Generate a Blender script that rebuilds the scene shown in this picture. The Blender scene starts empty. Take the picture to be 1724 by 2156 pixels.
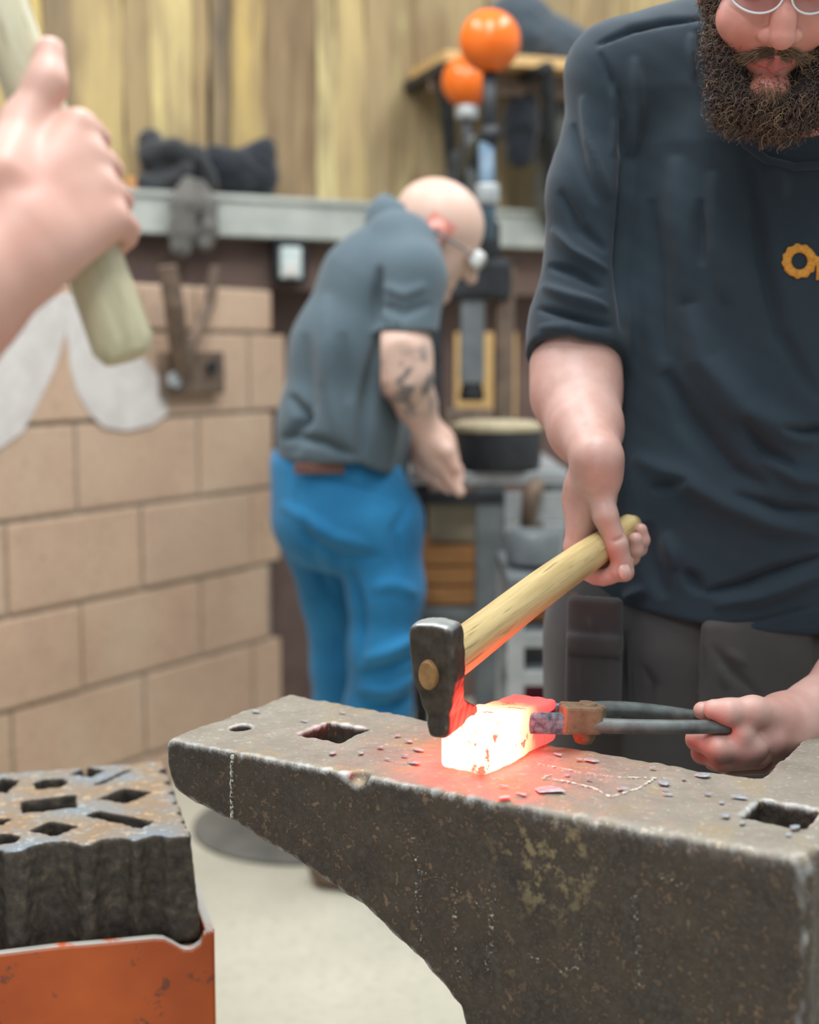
import bpy, bmesh, math, random
import numpy as np
from mathutils import Vector, Matrix
random.seed(7); np.random.seed(7)
S = bpy.context.scene
C = S.collection

# ------------------------------------------------------------------ camera
FPX, CAMH, HORIZON = 2900.0, 1.18, 735.0
TH = math.atan((1078.0 - HORIZON) / FPX)
cam_d = bpy.data.cameras.new('camera')
cam = bpy.data.objects.new('camera', cam_d); C.objects.link(cam)
cam.location = (0, 0, CAMH); cam.rotation_euler = (math.pi / 2 - TH, 0, 0)
cam_d.sensor_fit = 'HORIZONTAL'; cam_d.sensor_width = 36.0
cam_d.lens = 36.0 * FPX / 1724.0
cam_d.clip_start = 0.05
cam_d.dof.use_dof = True; cam_d.dof.focus_distance = 1.44; cam_d.dof.aperture_fstop = 3.3
S.camera = cam
# ------------------------------------------------------------------ world, lamps, exposure
W = bpy.data.worlds.new('world'); S.world = W; W.use_nodes = True
W.node_tree.nodes['Background'].inputs[0].default_value = (0.86, 0.93, 1.0, 1)
W.node_tree.nodes['Background'].inputs[1].default_value = 0.62
def area(name, loc, size, power, col, rot=(0, 0, 0)):
    l = bpy.data.lights.new(name, 'AREA'); l.shape = 'RECTANGLE'; l.size, l.size_y = size
    l.energy = power; l.color = col
    o = bpy.data.objects.new(name, l); C.objects.link(o); o.location = loc; o.rotation_euler = rot
    return o
area('ceiling_lamp', (0.1, 1.5, 3.5), (0.5, 1.8), 62, (0.95, 0.98, 1.0))
area('ceiling_lamp', (-1.2, 2.6, 3.5), (0.5, 1.8), 50, (0.98, 0.98, 1.0))
area('ceiling_lamp', (1.4, 3.0, 3.5), (0.5, 1.8), 50, (0.98, 0.98, 1.0))
area('ceiling_lamp', (-0.3, -0.8, 3.5), (0.5, 1.8), 50, (0.95, 0.98, 1.0))
S.view_settings.view_transform = 'Standard'; S.view_settings.look = 'None'
S.view_settings.gamma = 1.0; S.view_settings.use_curve_mapping = False
S.view_settings.exposure = 0.12

# ------------------------------------------------------------------ helpers
def ray(px, py):
    x = (px - 862.0) / FPX; y = (1078.0 - py) / FPX
    return np.array([x, math.cos(TH) + y * math.sin(TH), -math.sin(TH) + y * math.cos(TH)])
CO = np.array([0, 0, CAMH])
def P(px, py, Y):
    r = ray(px, py); return CO + r * (Y / r[1])
def PZ(px, py, z):
    r = ray(px, py); return CO + r * ((z - CAMH) / r[2])
def to_px(v):
    d = v - CO
    f = d[:, 1] * math.cos(TH) - d[:, 2] * math.sin(TH); u = d[:, 1] * math.sin(TH) + d[:, 2] * math.cos(TH)
    return 862 + FPX * d[:, 0] / f, 1078 - FPX * u / f
def lin(h):
    h = h.lstrip('#'); o = []
    for i in (0, 2, 4):
        c = int(h[i:i + 2], 16) / 255.0
        o.append(c / 12.92 if c <= 0.04045 else ((c + 0.055) / 1.055) ** 2.4)
    return (o[0], o[1], o[2], 1.0)
class NT:
    def __init__(s, name):
        s.m = bpy.data.materials.new(name); s.m.use_nodes = True
        s.t = s.m.node_tree; s.b = s.t.nodes['Principled BSDF']; s.tc = None
    def n(s, t, **k):
        x = s.t.nodes.new(t)
        for a, v in k.items():
            if a.startswith('i_'):
                key = a[2:]; key = int(key) if key.isdigit() else key.replace('_', ' ')
                x.inputs[key].default_value = v
            else: setattr(x, a, v)
        return x
    def l(s, a, b): s.t.links.new(a, b)
    def co(s):
        if not s.tc: s.tc = s.n('ShaderNodeTexCoord')
        return s.tc.outputs['Object']
    def noise(s, scale, detail=5, rough=0.6, stretch=None):
        c = s.co()
        if stretch:
            mp = s.n('ShaderNodeMapping'); mp.inputs['Scale'].default_value = stretch; s.l(c, mp.inputs[0]); c = mp.outputs[0]
        x = s.n('ShaderNodeTexNoise'); x.inputs['Scale'].default_value = scale
        x.inputs['Detail'].default_value = detail; x.inputs['Roughness'].default_value = rough
        s.l(c, x.inputs['Vector']); return x.outputs[0]
    def ramp(s, fac, stops, interp='LINEAR'):
        r = s.n('ShaderNodeValToRGB'); e = r.color_ramp; e.interpolation = interp
        while len(e.elements) < len(stops): e.elements.new(0.5)
        for el, (p, c) in zip(e.elements, stops):
            el.position = p; el.color = c if len(c) == 4 else (*c, 1)
        s.l(fac, r.inputs[0]); return r.outputs[0]
    def mix(s, fac, a, b, mode='MIX'):
        x = s.n('ShaderNodeMix', data_type='RGBA', blend_type=mode)
        for v, i in ((fac, 0), (a, 6), (b, 7)):
            if hasattr(v, 'links'): s.l(v, x.inputs[i])
            else: x.inputs[i].default_value = v
        return x.outputs[2]
    def math(s, op, a, b=0.0):
        x = s.n('ShaderNodeMath', operation=op)
        for v, i in ((a, 0), (b, 1)):
            if hasattr(v, 'links'): s.l(v, x.inputs[i])
            else: x.inputs[i].default_value = v
        return x.outputs[0]
    def bump(s, h, strength=0.3, dist=0.01):
        x = s.n('ShaderNodeBump'); x.inputs['Strength'].default_value = strength; x.inputs['Distance'].default_value = dist
        s.l(h, x.inputs['Height']); s.l(x.outputs[0], s.b.inputs['Normal'])
    def col(s, c):
        if hasattr(c, 'links'): s.l(c, s.b.inputs['Base Color'])
        else: s.b.inputs['Base Color'].default_value = c
    def rough(s, r):
        if hasattr(r, 'links'): s.l(r, s.b.inputs['Roughness'])
        else: s.b.inputs['Roughness'].default_value = r
def W01(lo, hi): return [(lo, (0, 0, 0)), (hi, (1, 1, 1))]
def simple(name, c1, c2=None, scale=20, rough=0.6, metal=0.0, bump=0.0, bdist=0.004, stretch=None, lo=0.35, hi=0.65, sheen=0.0):
    t = NT(name); nz = t.noise(scale, stretch=stretch)
    t.col(t.ramp(nz, [(lo, lin(c1)), (hi, lin(c2 or c1))]))
    t.rough(rough); t.b.inputs['Metallic'].default_value = metal
    if sheen: t.b.inputs['Sheen Weight'].default_value = sheen
    if bump: t.bump(nz, bump, bdist)
    return t.m

def tag(o, label=None, cat=None, group=None, kind=None):
    if label: o['label'] = label
    if cat: o['category'] = cat
    if group: o['group'] = group
    if kind: o['kind'] = kind
    return o
def thing(name, loc, label, cat, group=None):
    o = bpy.data.objects.new(name, None); C.objects.link(o); o.location = loc
    o.empty_display_size = 0.05
    return tag(o, label, cat, group)
WL = {}
def wloc(o):
    v = Vector((0, 0, 0))
    while o is not None: v += o.location; o = o.parent
    return v
def mk(name, V, Fc, mat, parent=None, smooth=False, origin=None):
    """mesh object from world coordinates; origin: world location of a top-level mesh"""
    V = np.asarray(V, dtype=np.float64)
    if parent is not None: org = np.array(wloc(parent)); loc = Vector((0, 0, 0))
    else:
        org = np.array(origin if origin is not None else ((V.min(0) + V.max(0)) / 2 * [1, 1, 0] + [0, 0, V[:, 2].min()])); loc = Vector(org)
    me = bpy.data.meshes.new(name)
    if isinstance(Fc, list): me.from_pydata((V - org).tolist(), [], Fc)
    else:
        n_, w_ = Fc.shape; me.vertices.add(len(V)); me.loops.add(n_ * w_); me.polygons.add(n_)
        me.vertices.foreach_set('co', (V - org).astype(np.float32).ravel()); me.loops.foreach_set('vertex_index', Fc.astype(np.int32).ravel())
        me.polygons.foreach_set('loop_start', np.arange(n_, dtype=np.int32) * w_)
    me.update(calc_edges=True)
    if smooth: me.polygons.foreach_set('use_smooth', [True] * len(me.polygons))
    if mat: me.materials.append(mat)
    o = bpy.data.objects.new(name, me); C.objects.link(o); o.location = loc; o.parent = parent
    return o
class MB:
    """collects faces of ONE part"""
    def __init__(s): s.v = []; s.f = []
    def add(s, V, Fc):
        k = len(s.v); s.v += [tuple(map(float, p)) for p in V]; s.f += [[i + k for i in q] for q in Fc]; return s
    def box(s, c, size, R=None, bev=0.0):
        bm = bmesh.new(); bmesh.ops.create_cube(bm, size=1)
        bmesh.ops.scale(bm, vec=Vector(size), verts=bm.verts)
        if bev: bmesh.ops.bevel(bm, geom=bm.edges[:], offset=bev, segments=2, affect='EDGES', profile=0.6)
        bm.verts.index_update()
        V = np.array([v.co[:] for v in bm.verts])
        if R is not None: V = V @ np.array(R).T
        s.add(V + np.array(c), [[v.index for v in f.verts] for f in bm.faces]); bm.free(); return s
    def tube(s, pts, rad, n=12, cap=True, flat=1.0, updir=None):
        pts = [np.array(p, float) for p in pts]; m = len(pts)
        rad = [rad] * m if np.isscalar(rad) else rad
        V = []; u = None
        for i in range(m):
            d = pts[min(i + 1, m - 1)] - pts[max(i - 1, 0)]; d /= np.linalg.norm(d) + 1e-9
            if u is None:
                u = np.array(updir, float) if updir is not None else (np.array([0, 0, 1.0]) if abs(d[2]) < 0.9 else np.array([1.0, 0, 0]))
            u = u - d * np.dot(u, d); u /= np.linalg.norm(u); w = np.cross(d, u)
            for k in range(n):
                a = 2 * math.pi * k / n
                V.append(pts[i] + rad[i] * (math.cos(a) * u + math.sin(a) * w * flat))
        Fc = [[i * n + k, i * n + (k + 1) % n, (i + 1) * n + (k + 1) % n, (i + 1) * n + k] for i in range(m - 1) for k in range(n)]
        if cap: Fc += [list(range(n))[::-1], [(m - 1) * n + k for k in range(n)]]
        return s.add(V, Fc)
    def lathe(s, c, prof, n=32):
        """prof: list of (r, z)"""
        V = [(c[0] + r * math.cos(2 * math.pi * k / n), c[1] + r * math.sin(2 * math.pi * k / n), c[2] + z) for r, z in prof for k in range(n)]
        m = len(prof)
        Fc = [[i * n + k, i * n + (k + 1) % n, (i + 1) * n + (k + 1) % n, (i + 1) * n + k] for i in range(m - 1) for k in range(n)]
        Fc += [list(range(n))[::-1], [(m - 1) * n + k for k in range(n)]]
        return s.add(V, Fc)
    def build(s, name, mat, parent=None, smooth=False, origin=None):
        return mk(name, s.v, s.f, mat, parent, smooth, origin)
def autosmooth(o, ang=40):
    me = o.data; bm = bmesh.new(); bm.from_mesh(me)
    for f in bm.faces: f.smooth = True
    for e in bm.edges:
        e.smooth = not (len(e.link_faces) == 2 and e.calc_face_angle(0) > math.radians(ang))
    bm.to_mesh(me); bm.free(); return o
def Rz(a): return np.array([[math.cos(a), -math.sin(a), 0], [math.sin(a), math.cos(a), 0], [0, 0, 1.0]])
def basis(x, y, z): return np.array([x, y, z], float).T
def unit(v): v = np.array(v, float); return v / np.linalg.norm(v)

# ------------------------------------------------------------------ signed distance modelling + surface nets
def smin(a, b, k):
    h = np.clip(0.5 + 0.5 * (b - a) / k, 0, 1); return b + (a - b) * h - k * h * (1 - h)
def smax(a, b, k): return -smin(-a, -b, k)
def cap(p, a, b, ra, rb):
    a = np.asarray(a, np.float32); ba = np.asarray(b, np.float32) - a; pa = p - a
    t = np.clip(pa @ ba / (ba @ ba + 1e-12), 0, 1)
    return np.sqrt(((pa - t[:, None] * ba) ** 2).sum(1)) - (ra + (rb - ra) * t)
def chain(p, pts, rad, k=0.01):
    d = None
    for i in range(len(pts) - 1):
        e = cap(p, pts[i], pts[i + 1], rad[i], rad[i + 1]); d = e if d is None else smin(d, e, k)
    return d
def ell(p, c, r, R=None):
    q = p - np.asarray(c, np.float32)
    if R is not None: q = q @ np.asarray(R, np.float32)
    r = np.asarray(r, np.float32); k0 = np.sqrt(((q / r) ** 2).sum(1)); k1 = np.sqrt(((q / (r * r)) ** 2).sum(1)) + 1e-6
    return k0 * (k0 - 1) / k1
def rbox(p, c, half, rad, R=None):
    q = p - np.asarray(c, np.float32)
    if R is not None: q = q @ np.asarray(R, np.float32)
    q = np.abs(q) - (np.asarray(half, np.float32) - rad)
    return np.sqrt((np.maximum(q, 0) ** 2).sum(1)) + np.minimum(q.max(1), 0) - rad
def loft(p, secs, pw=2.3):
    """stack of super-elliptic sections (z, cx, cy, rx, ry), z ascending"""
    A = np.array(secs, np.float32); z = p[:, 2]
    def itp(j): return np.interp(z, A[:, 0], A[:, j])
    cx, cy, rx, ry = itp(1), itp(2), itp(3), itp(4)
    q = (np.abs((p[:, 0] - cx) / rx) ** pw + np.abs((p[:, 1] - cy) / ry) ** pw) ** (1 / pw)
    d = (q - 1) * np.minimum(rx, ry)
    return np.maximum(d, np.maximum(z - A[-1, 0], A[0, 0] - z))
def vnoise(p, scale, seed=0):
    """cheap smooth pseudo-noise, about -1..1"""
    rs = np.random.RandomState(seed); o = 0
    for i in range(5):
        k = rs.normal(size=3).astype(np.float32) * scale * (1 + 0.5 * i); ph = rs.uniform(0, 6.28)
        o = o + np.sin(p @ k + ph) / (1 + 0.3 * i)
    return o / 3.2
def sdf_mesh(fn, lo, hi, h, B=8):
    lo = np.array(lo, np.float32); n = [int(math.ceil((b - a) / h / B)) * B + 1 for a, b in zip(lo, hi)]
    nb = [(k - 1) // B for k in n]
    cc = np.stack(np.meshgrid(*[np.arange(k) for k in nb], indexing='ij'), -1).reshape(-1, 3)
    cen = (lo + (cc * B + B / 2) * h).astype(np.float32)
    fc = fn(cen); near = np.abs(fc) < B * h * 0.87 * 1.7
    Fg = np.empty(n, np.float32)
    big = fc.reshape(nb); big = np.repeat(np.repeat(np.repeat(big, B, 0), B, 1), B, 2)
    Fg[:-1, :-1, :-1] = big; Fg[-1] = 1; Fg[:, -1] = 1; Fg[:, :, -1] = 1
    loc = np.stack(np.meshgrid(*[np.arange(B + 1)] * 3, indexing='ij'), -1).reshape(-1, 3)
    idx = cc[near] * B
    for s in range(0, len(idx), 1500):
        g = (idx[s:s + 1500, None, :] + loc[None]).reshape(-1, 3)
        Fg[g[:, 0], g[:, 1], g[:, 2]] = fn((lo + g * h).astype(np.float32))
    for ax in range(3):
        sl = [slice(None)] * 3; sl[ax] = 0; Fg[tuple(sl)] = np.maximum(Fg[tuple(sl)], h)
        sl[ax] = -1; Fg[tuple(sl)] = np.maximum(Fg[tuple(sl)], h)
    ins = Fg < 0
    m = [k - 1 for k in n]
    cnt = np.zeros(m, np.uint8)
    for dx in (0, 1):
        for dy in (0, 1):
            for dz in (0, 1): cnt += ins[dx:dx + m[0], dy:dy + m[1], dz:dz + m[2]]
    act = np.argwhere((cnt > 0) & (cnt < 8))
    vid = np.full(m, -1, np.int32); vid[act[:, 0], act[:, 1], act[:, 2]] = np.arange(len(act))
    acc = np.zeros((len(act), 3)); num = np.zeros(len(act))
    corners = [(0, 0, 0), (1, 0, 0), (0, 1, 0), (1, 1, 0), (0, 0, 1), (1, 0, 1), (0, 1, 1), (1, 1, 1)]
    for a in range(8):
        for b in range(a + 1, 8):
            ca, cb = np.array(corners[a]), np.array(corners[b])
            if abs(ca - cb).sum() != 1: continue
            A_ = act + ca; B_ = act + cb
            fa = Fg[A_[:, 0], A_[:, 1], A_[:, 2]]; fb = Fg[B_[:, 0], B_[:, 1], B_[:, 2]]
            k = (fa < 0) != (fb < 0); t = np.where(k, fa / np.where(k, fa - fb, 1), 0)
            acc += np.where(k[:, None], A_ + t[:, None] * (cb - ca), 0); num += k
    V = lo + acc / num[:, None] * h
    quads = []
    for ax in range(3):
        o1, o2 = [(1, 2), (2, 0), (0, 1)][ax]
        s0 = [slice(None)] * 3; s1 = [slice(None)] * 3; s0[ax] = slice(0, -1); s1[ax] = slice(1, None)
        ch = ins[tuple(s0)] != ins[tuple(s1)]
        e = np.argwhere(ch); e = e[(e[:, o1] > 0) & (e[:, o2] > 0) & (e[:, o1] < n[o1] - 1) & (e[:, o2] < n[o2] - 1)]
        def at(d1, d2):
            q = e.copy(); q[:, o1] += d1; q[:, o2] += d2; return vid[q[:, 0], q[:, 1], q[:, 2]]
        q = np.stack([at(-1, -1), at(0, -1), at(0, 0), at(-1, 0)], 1)
        fl = ~ins[e[:, 0], e[:, 1], e[:, 2]]
        q[fl] = q[fl][:, ::-1]
        quads.append(q)
    Q = np.concatenate(quads); Q = Q[(Q >= 0).all(1)]
    return V, Q
def vnormals(V, Q):
    n = np.cross(V[Q[:, 2]] - V[Q[:, 0]], V[Q[:, 3]] - V[Q[:, 1]]); N = np.zeros_like(V)
    qf = Q.T.ravel()
    for c in range(3): N[:, c] = np.bincount(qf, np.tile(n[:, c], 4), len(V))
    return N / (np.linalg.norm(N, axis=1, keepdims=True) + 1e-12)
def seg2(x, y, pts):
    """distance of image-plane design points to a polyline"""
    d = np.full(len(x), 1e9)
    for (ax, ay), (bx, by) in zip(pts[:-1], pts[1:]):
        vx, vy = bx - ax, by - ay; t = np.clip(((x - ax) * vx + (y - ay) * vy) / (vx * vx + vy * vy + 1e-9), 0, 1)
        d = np.minimum(d, np.hypot(x - ax - t * vx, y - ay - t * vy))
    return d
def seg2t(x, y, pts, w):
    """soft ridge along a polyline, fading out to its ends"""
    L = [math.hypot(b[0] - a[0], b[1] - a[1]) for a, b in zip(pts[:-1], pts[1:])]; T = sum(L); s = 0; best = np.full(len(x), 1e9); tt = np.zeros(len(x))
    for ((ax, ay), (bx, by)), l in zip(zip(pts[:-1], pts[1:]), L):
        vx, vy = bx - ax, by - ay; t = np.clip(((x - ax) * vx + (y - ay) * vy) / (vx * vx + vy * vy + 1e-9), 0, 1)
        d = np.hypot(x - ax - t * vx, y - ay - t * vy); k = d < best; best = np.where(k, d, best); tt = np.where(k, (s + t * l) / T, tt); s += l
    wid = w * (0.55 + 0.45 * np.sin(math.pi * tt))
    return np.exp(-(best / wid) ** 2) * np.clip(np.sin(math.pi * tt), 0, 1) ** 0.6
def folds(V, Q, items, gain=1.0):
    """cloth folds: displace the front of a garment along its normals"""
    N = vnormals(V, Q); x, y = to_px(V); o = np.zeros(len(V)); fr = np.clip(-N[:, 1] * 2.0, 0, 1)
    for pts, w, amp in items:
        o += gain * amp * seg2t(x, y, pts, w)
    return V + N * (o * fr)[:, None]
def merge(parts):
    Vs, Qs, k = [], [], 0
    for V, Q in parts: Vs.append(V); Qs.append(Q + k); k += len(V)
    return np.concatenate(Vs), np.concatenate(Qs)
# ------------------------------------------------------------------ materials
def concrete_floor():
    t = NT('floor_concrete'); a = t.noise(2.2, 6); b = t.noise(45, 4)
    c = t.ramp(a, [(0.3, lin('#aba793')), (0.7, lin('#c4bfac'))]); t.col(t.mix(t.ramp(b, W01(0.5, 0.75)), c, lin('#a9a595')))
    t.rough(0.75); t.bump(b, 0.2, 0.003); return t.m
def block_mat():
    t = NT('pink_concrete_block'); a = t.noise(3.5, 6); b = t.noise(70, 3)
    oi = t.n('ShaderNodeObjectInfo')
    c = t.ramp(a, [(0.25, lin('#b3937c')), (0.5, lin('#c6a78c')), (0.75, lin('#cdb59b'))])
    c = t.mix(t.ramp(oi.outputs['Random'], [(0, (0, 0, 0)), (1, (0.6, 0.6, 0.6))]), c, lin('#bda38c'))
    t.col(t.mix(t.ramp(b, W01(0.55, 0.8)), c, lin('#9d8670'))); t.rough(0.9); t.bump(b, 0.4, 0.004); return t.m
def plank_mat():
    t = NT('waney_plank'); oi = t.n('ShaderNodeObjectInfo')
    g = t.noise(5, 5, stretch=(6, 6, 0.5)); k = t.noise(2.2, 3, stretch=(3, 3, 0.7))
    base = t.mix(t.ramp(g, W01(0.35, 0.7)), oi.outputs['Color'], lin('#9a8562'))
    heart = t.mix(t.math('MULTIPLY', t.ramp(k, W01(0.52, 0.64)), 0.6), base, lin('#7a6449'))
    t.col(heart); t.rough(0.8); t.bump(g, 0.3, 0.004); return t.m
def anvil_mat(paint_at):
    t = NT('worn_anvil_steel')
    geo = t.n('ShaderNodeNewGeometry'); sx = t.n('ShaderNodeSeparateXYZ'); t.l(geo.outputs['Normal'], sx.inputs[0])
    up = t.ramp(sx.outputs[2], W01(0.55, 0.9))
    fine = t.noise(130, 6, 0.7); med = t.noise(22, 6, 0.65); big = t.noise(7, 4); st = t.noise(11, 5, 0.7)
    side = t.ramp(med, [(0.3, lin('#40362f')), (0.5, lin('#665443')), (0.7, lin('#856e57'))])
    side = t.mix(t.ramp(fine, W01(0.45, 0.68)), side, lin('#938672'))
    side = t.mix(t.math('MULTIPLY', t.ramp(fine, W01(0.42, 0.3)), 0.75), side, lin('#2a2523'))
    # ochre flaked paint below the sweet spot of the face
    vm = t.n('ShaderNodeVectorMath', operation='DISTANCE'); t.l(t.co(), vm.inputs[0]); vm.inputs[1].default_value = paint_at
    near = t.ramp(vm.outputs['Value'], [(0.025, (1, 1, 1)), (0.07, (0, 0, 0))])
    patch = t.math('MULTIPLY', near, t.ramp(t.noise(60, 5, 0.65), W01(0.52, 0.60)))
    side = t.mix(t.math('MULTIPLY', patch, 0.6), side, lin('#a39167'))
    top = t.ramp(med, [(0.25, lin('#8f887a')), (0.55, lin('#aea898')), (0.8, lin('#c2beb2'))])
    top = t.mix(t.math('MULTIPLY', t.ramp(st, W01(0.5, 0.64)), 0.7), top, lin('#b4954f'))
    top = t.mix(t.ramp(fine, W01(0.62, 0.72)), top, lin('#dedcd2'))
    top = t.mix(t.math('MULTIPLY', t.ramp(fine, W01(0.4, 0.3)), 0.6), top, lin('#6f685c'))
    c = t.mix(up, side, top)
    pt = t.ramp(geo.outputs['Pointiness'], W01(0.515, 0.56))
    edge = t.math('MULTIPLY', pt, t.ramp(med, W01(0.2, 0.55)))
    c = t.mix(edge, c, lin('#d8d9d4'))
    t.col(c); t.b.inputs['Metallic'].default_value = 0.2
    t.rough(t.ramp(fine, [(0.3, (0.42,) * 3), (0.7, (0.68,) * 3)])); t.bump(t.mix(0.5, fine, med), 0.55, 0.004); return t.m
def skin_mat(name, c1, c2, red, scale=28, tattoo=None):
    t = NT(name); a = t.noise(scale, 5); b = t.noise(9, 3); f = t.noise(240, 3)
    c = t.ramp(a, [(0.3, lin(c1)), (0.7, lin(c2))]); c = t.mix(t.math('MULTIPLY', t.ramp(b, W01(0.45, 0.7)), 0.6), c, lin(red))
    if tattoo:
        vm = t.n('ShaderNodeVectorMath', operation='DISTANCE'); t.l(t.co(), vm.inputs[0]); vm.inputs[1].default_value = tattoo
        k = t.math('MULTIPLY', t.ramp(vm.outputs['Value'], [(0.05, (1, 1, 1)), (0.09, (0, 0, 0))]), t.ramp(t.noise(30, 3), W01(0.47, 0.55)))
        c = t.mix(t.math('MULTIPLY', k, 0.8), c, lin('#4a5258'))
    t.col(c); t.rough(0.5); t.b.inputs['Subsurface Weight'].default_value = 0.12
    t.b.inputs['Subsurface Radius'].default_value = (0.01, 0.004, 0.002); t.bump(f, 0.12, 0.001); return t.m
def hot_mat(hot_org, axis, L):
    """white-hot near end cooling to red at the tongs, flecked with dark forge scale; it gives off its own light"""
    t = NT('glowing_steel')
    vm = t.n('ShaderNodeVectorMath', operation='DOT_PRODUCT'); t.l(t.co(), vm.inputs[0]); vm.inputs[1].default_value = tuple(axis)
    s = t.math('DIVIDE', vm.outputs['Value'], L)
    s = t.math('ADD', s, t.math('MULTIPLY', t.math('SUBTRACT', t.noise(22, 3), 0.5), 0.22))
    e = t.ramp(s, [(0.0, (1.0, 0.054, 0.037)), (0.40, (1.0, 0.050, 0.032)), (0.58, (0.6, 0.026, 0.012)), (0.74, (0.10, 0.0052, 0.0042)), (1.0, (0.044, 0.0034, 0.0038))])
    fl = t.math('MULTIPLY', t.ramp(t.noise(75, 4, 0.6), W01(0.56, 0.60)), t.ramp(t.noise(18, 2), W01(0.46, 0.54)))
    e = t.mix(t.math('MULTIPLY', fl, 0.9), e, (0.035, 0.004, 0.001, 1))
    t.b.inputs['Base Color'].default_value = (0.1, 0.06, 0.05, 1); t.rough(0.9)
    t.l(e, t.b.inputs['Emission Color']); t.b.inputs['Emission Strength'].default_value = 27.0
    return t.m
def wood_mat(name, c1, c2, axis_scale, dark='#8a6f45'):
    t = NT(name); g = t.noise(18, 6, 0.6, stretch=axis_scale); f = t.noise(60, 3)
    c = t.ramp(g, [(0.3, lin(c1)), (0.65, lin(c2))]); t.col(t.mix(t.math('MULTIPLY', t.ramp(f, W01(0.62, 0.7)), 0.4), c, lin(dark)))
    t.rough(0.5); t.bump(g, 0.12, 0.002); return t.m
def wood_along(name, c1, c2, dark, axis, sc=(6, 90, 90)):
    """wood whose grain runs along a direction"""
    t = NT(name); a = unit(axis); u = unit(np.cross(a, (0.2, 0.3, 1))); w = np.cross(a, u); cb = t.n('ShaderNodeCombineXYZ')
    for i, (d, k) in enumerate(zip((a, u, w), sc)):
        vm = t.n('ShaderNodeVectorMath', operation='DOT_PRODUCT'); t.l(t.co(), vm.inputs[0]); vm.inputs[1].default_value = tuple(d * k); t.l(vm.outputs['Value'], cb.inputs[i])
    x = t.n('ShaderNodeTexNoise'); x.inputs['Scale'].default_value = 1.0; x.inputs['Detail'].default_value = 6; x.inputs['Roughness'].default_value = 0.6; t.l(cb.outputs[0], x.inputs['Vector'])
    y = t.n('ShaderNodeTexNoise'); y.inputs['Scale'].default_value = 3.2; y.inputs['Detail'].default_value = 3; t.l(cb.outputs[0], y.inputs['Vector'])
    c = t.ramp(x.outputs[0], [(0.3, lin(c1)), (0.65, lin(c2))]); c = t.mix(t.math('MULTIPLY', t.ramp(y.outputs[0], W01(0.62, 0.72)), 0.65), c, lin(dark))
    t.col(c); t.rough(0.45); t.bump(x.outputs[0], 0.25, 0.002); return t.m
def speckle(name, c, lo=0.42, hi=0.55, scale=260):
    t = NT(name); t.col(lin(c)); t.rough(0.9)
    tr = t.n('ShaderNodeBsdfTransparent'); mx = t.n('ShaderNodeMixShader'); out = t.t.nodes['Material Output']
    t.l(t.ramp(t.noise(scale, 3), W01(lo, hi)), mx.inputs[0]); t.l(tr.outputs[0], mx.inputs[1]); t.l(t.b.outputs[0], mx.inputs[2]); t.l(mx.outputs[0], out.inputs[0]); return t.m
def cloth(name, c1, c2, scale=500, sheen=0.25, rough=0.9):
    t = NT(name); a = t.noise(6, 4); f = t.noise(scale, 2)
    t.col(t.ramp(a, [(0.3, lin(c1)), (0.7, lin(c2))])); t.rough(rough); t.b.inputs['Sheen Weight'].default_value = sheen
    t.b.inputs['Sheen Roughness'].default_value = 0.5; t.bump(f, 0.15, 0.001); return t.m

# anvil frame: length direction AL, depth direction AN, origin at the near left top corner
ATOP = 0.76
AO = PZ(352, 1556, ATOP); AC = PZ(1700, 1812, ATOP)
AL = unit(AC - AO); AN = np.array([-AL[1], AL[0], 0.0])
def AP(s, n, z): return AO + AL * s + AN * n + np.array([0, 0, z - ATOP])

M = {}
M['floor'] = concrete_floor(); M['block'] = block_mat(); M['plank'] = plank_mat()
M['mortar'] = simple('mortar', '#8f8676', '#a39a88', 40, 0.95, bump=0.3)
M['brown_wall'] = simple('brown_board', '#5d4a44', '#6f5a50', 6, 0.8)
M['beam'] = simple('pale_steel', '#a0a59d', '#bbbfb5', 7, 0.5, 0.15)
M['rust_steel'] = simple('rusty_dark_steel', '#5b4e44', '#7b6754', 30, 0.7, 0.2, 0.3)
M['dark_cloth'] = cloth('charcoal_cloth', '#1f2224', '#2c2e2f'); M['navy_cloth'] = cloth('navy_cloth', '#0d131b', '#1b222a')
M['grey_cloth'] = cloth('grey_cloth', '#56544e', '#66645d')
M['grey_steel'] = simple('grey_machine_paint', '#5e6567', '#757b7b', 14, 0.5, 0.2, 0.1)
M['lt_steel'] = simple('bare_grey_steel', '#9a9f9f', '#b6bab8', 12, 0.42, 0.3, 0.1)
M['black_steel'] = simple('black_iron', '#26282b', '#34373a', 25, 0.5, 0.3, 0.15)
M['blue_paint'] = simple('blue_grey_paint', '#4c6577', '#5d7586', 20, 0.45)
M['orange_gloss'] = simple('orange_gloss_paint', '#e06411', '#ee7420', 8, 0.25)
M['white'] = simple('white_paint', '#c9c3bc', '#d6d1ca', 18, 0.8)
M['cream'] = simple('cream_card', '#b6ab90', '#c6bb9f', 10, 0.8)
M['crate'] = wood_mat('crate_wood', '#a9733f', '#c08a52', (1, 1, 8))
M['ply'] = wood_mat('plywood', '#c39a5e', '#d8b47a', (1, 6, 6))
M['crimson'] = simple('crimson_plastic', '#7a1f38', '#8d2a42', 8, 0.5)
M['chalk'] = speckle('chalk', '#d6d3c6', 0.44, 0.6)
M['chalk_faint'] = speckle('faint_chalk', '#bdb7a6', 0.58, 0.70, 300)
# ------------------------------------------------------------------ the setting
b = MB().box((0.4, 2.4, -0.05), (9, 9, 0.1)); tag(b.build('floor', M['floor'], origin=(0.4, 2.4, 0)), kind='structure')
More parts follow.
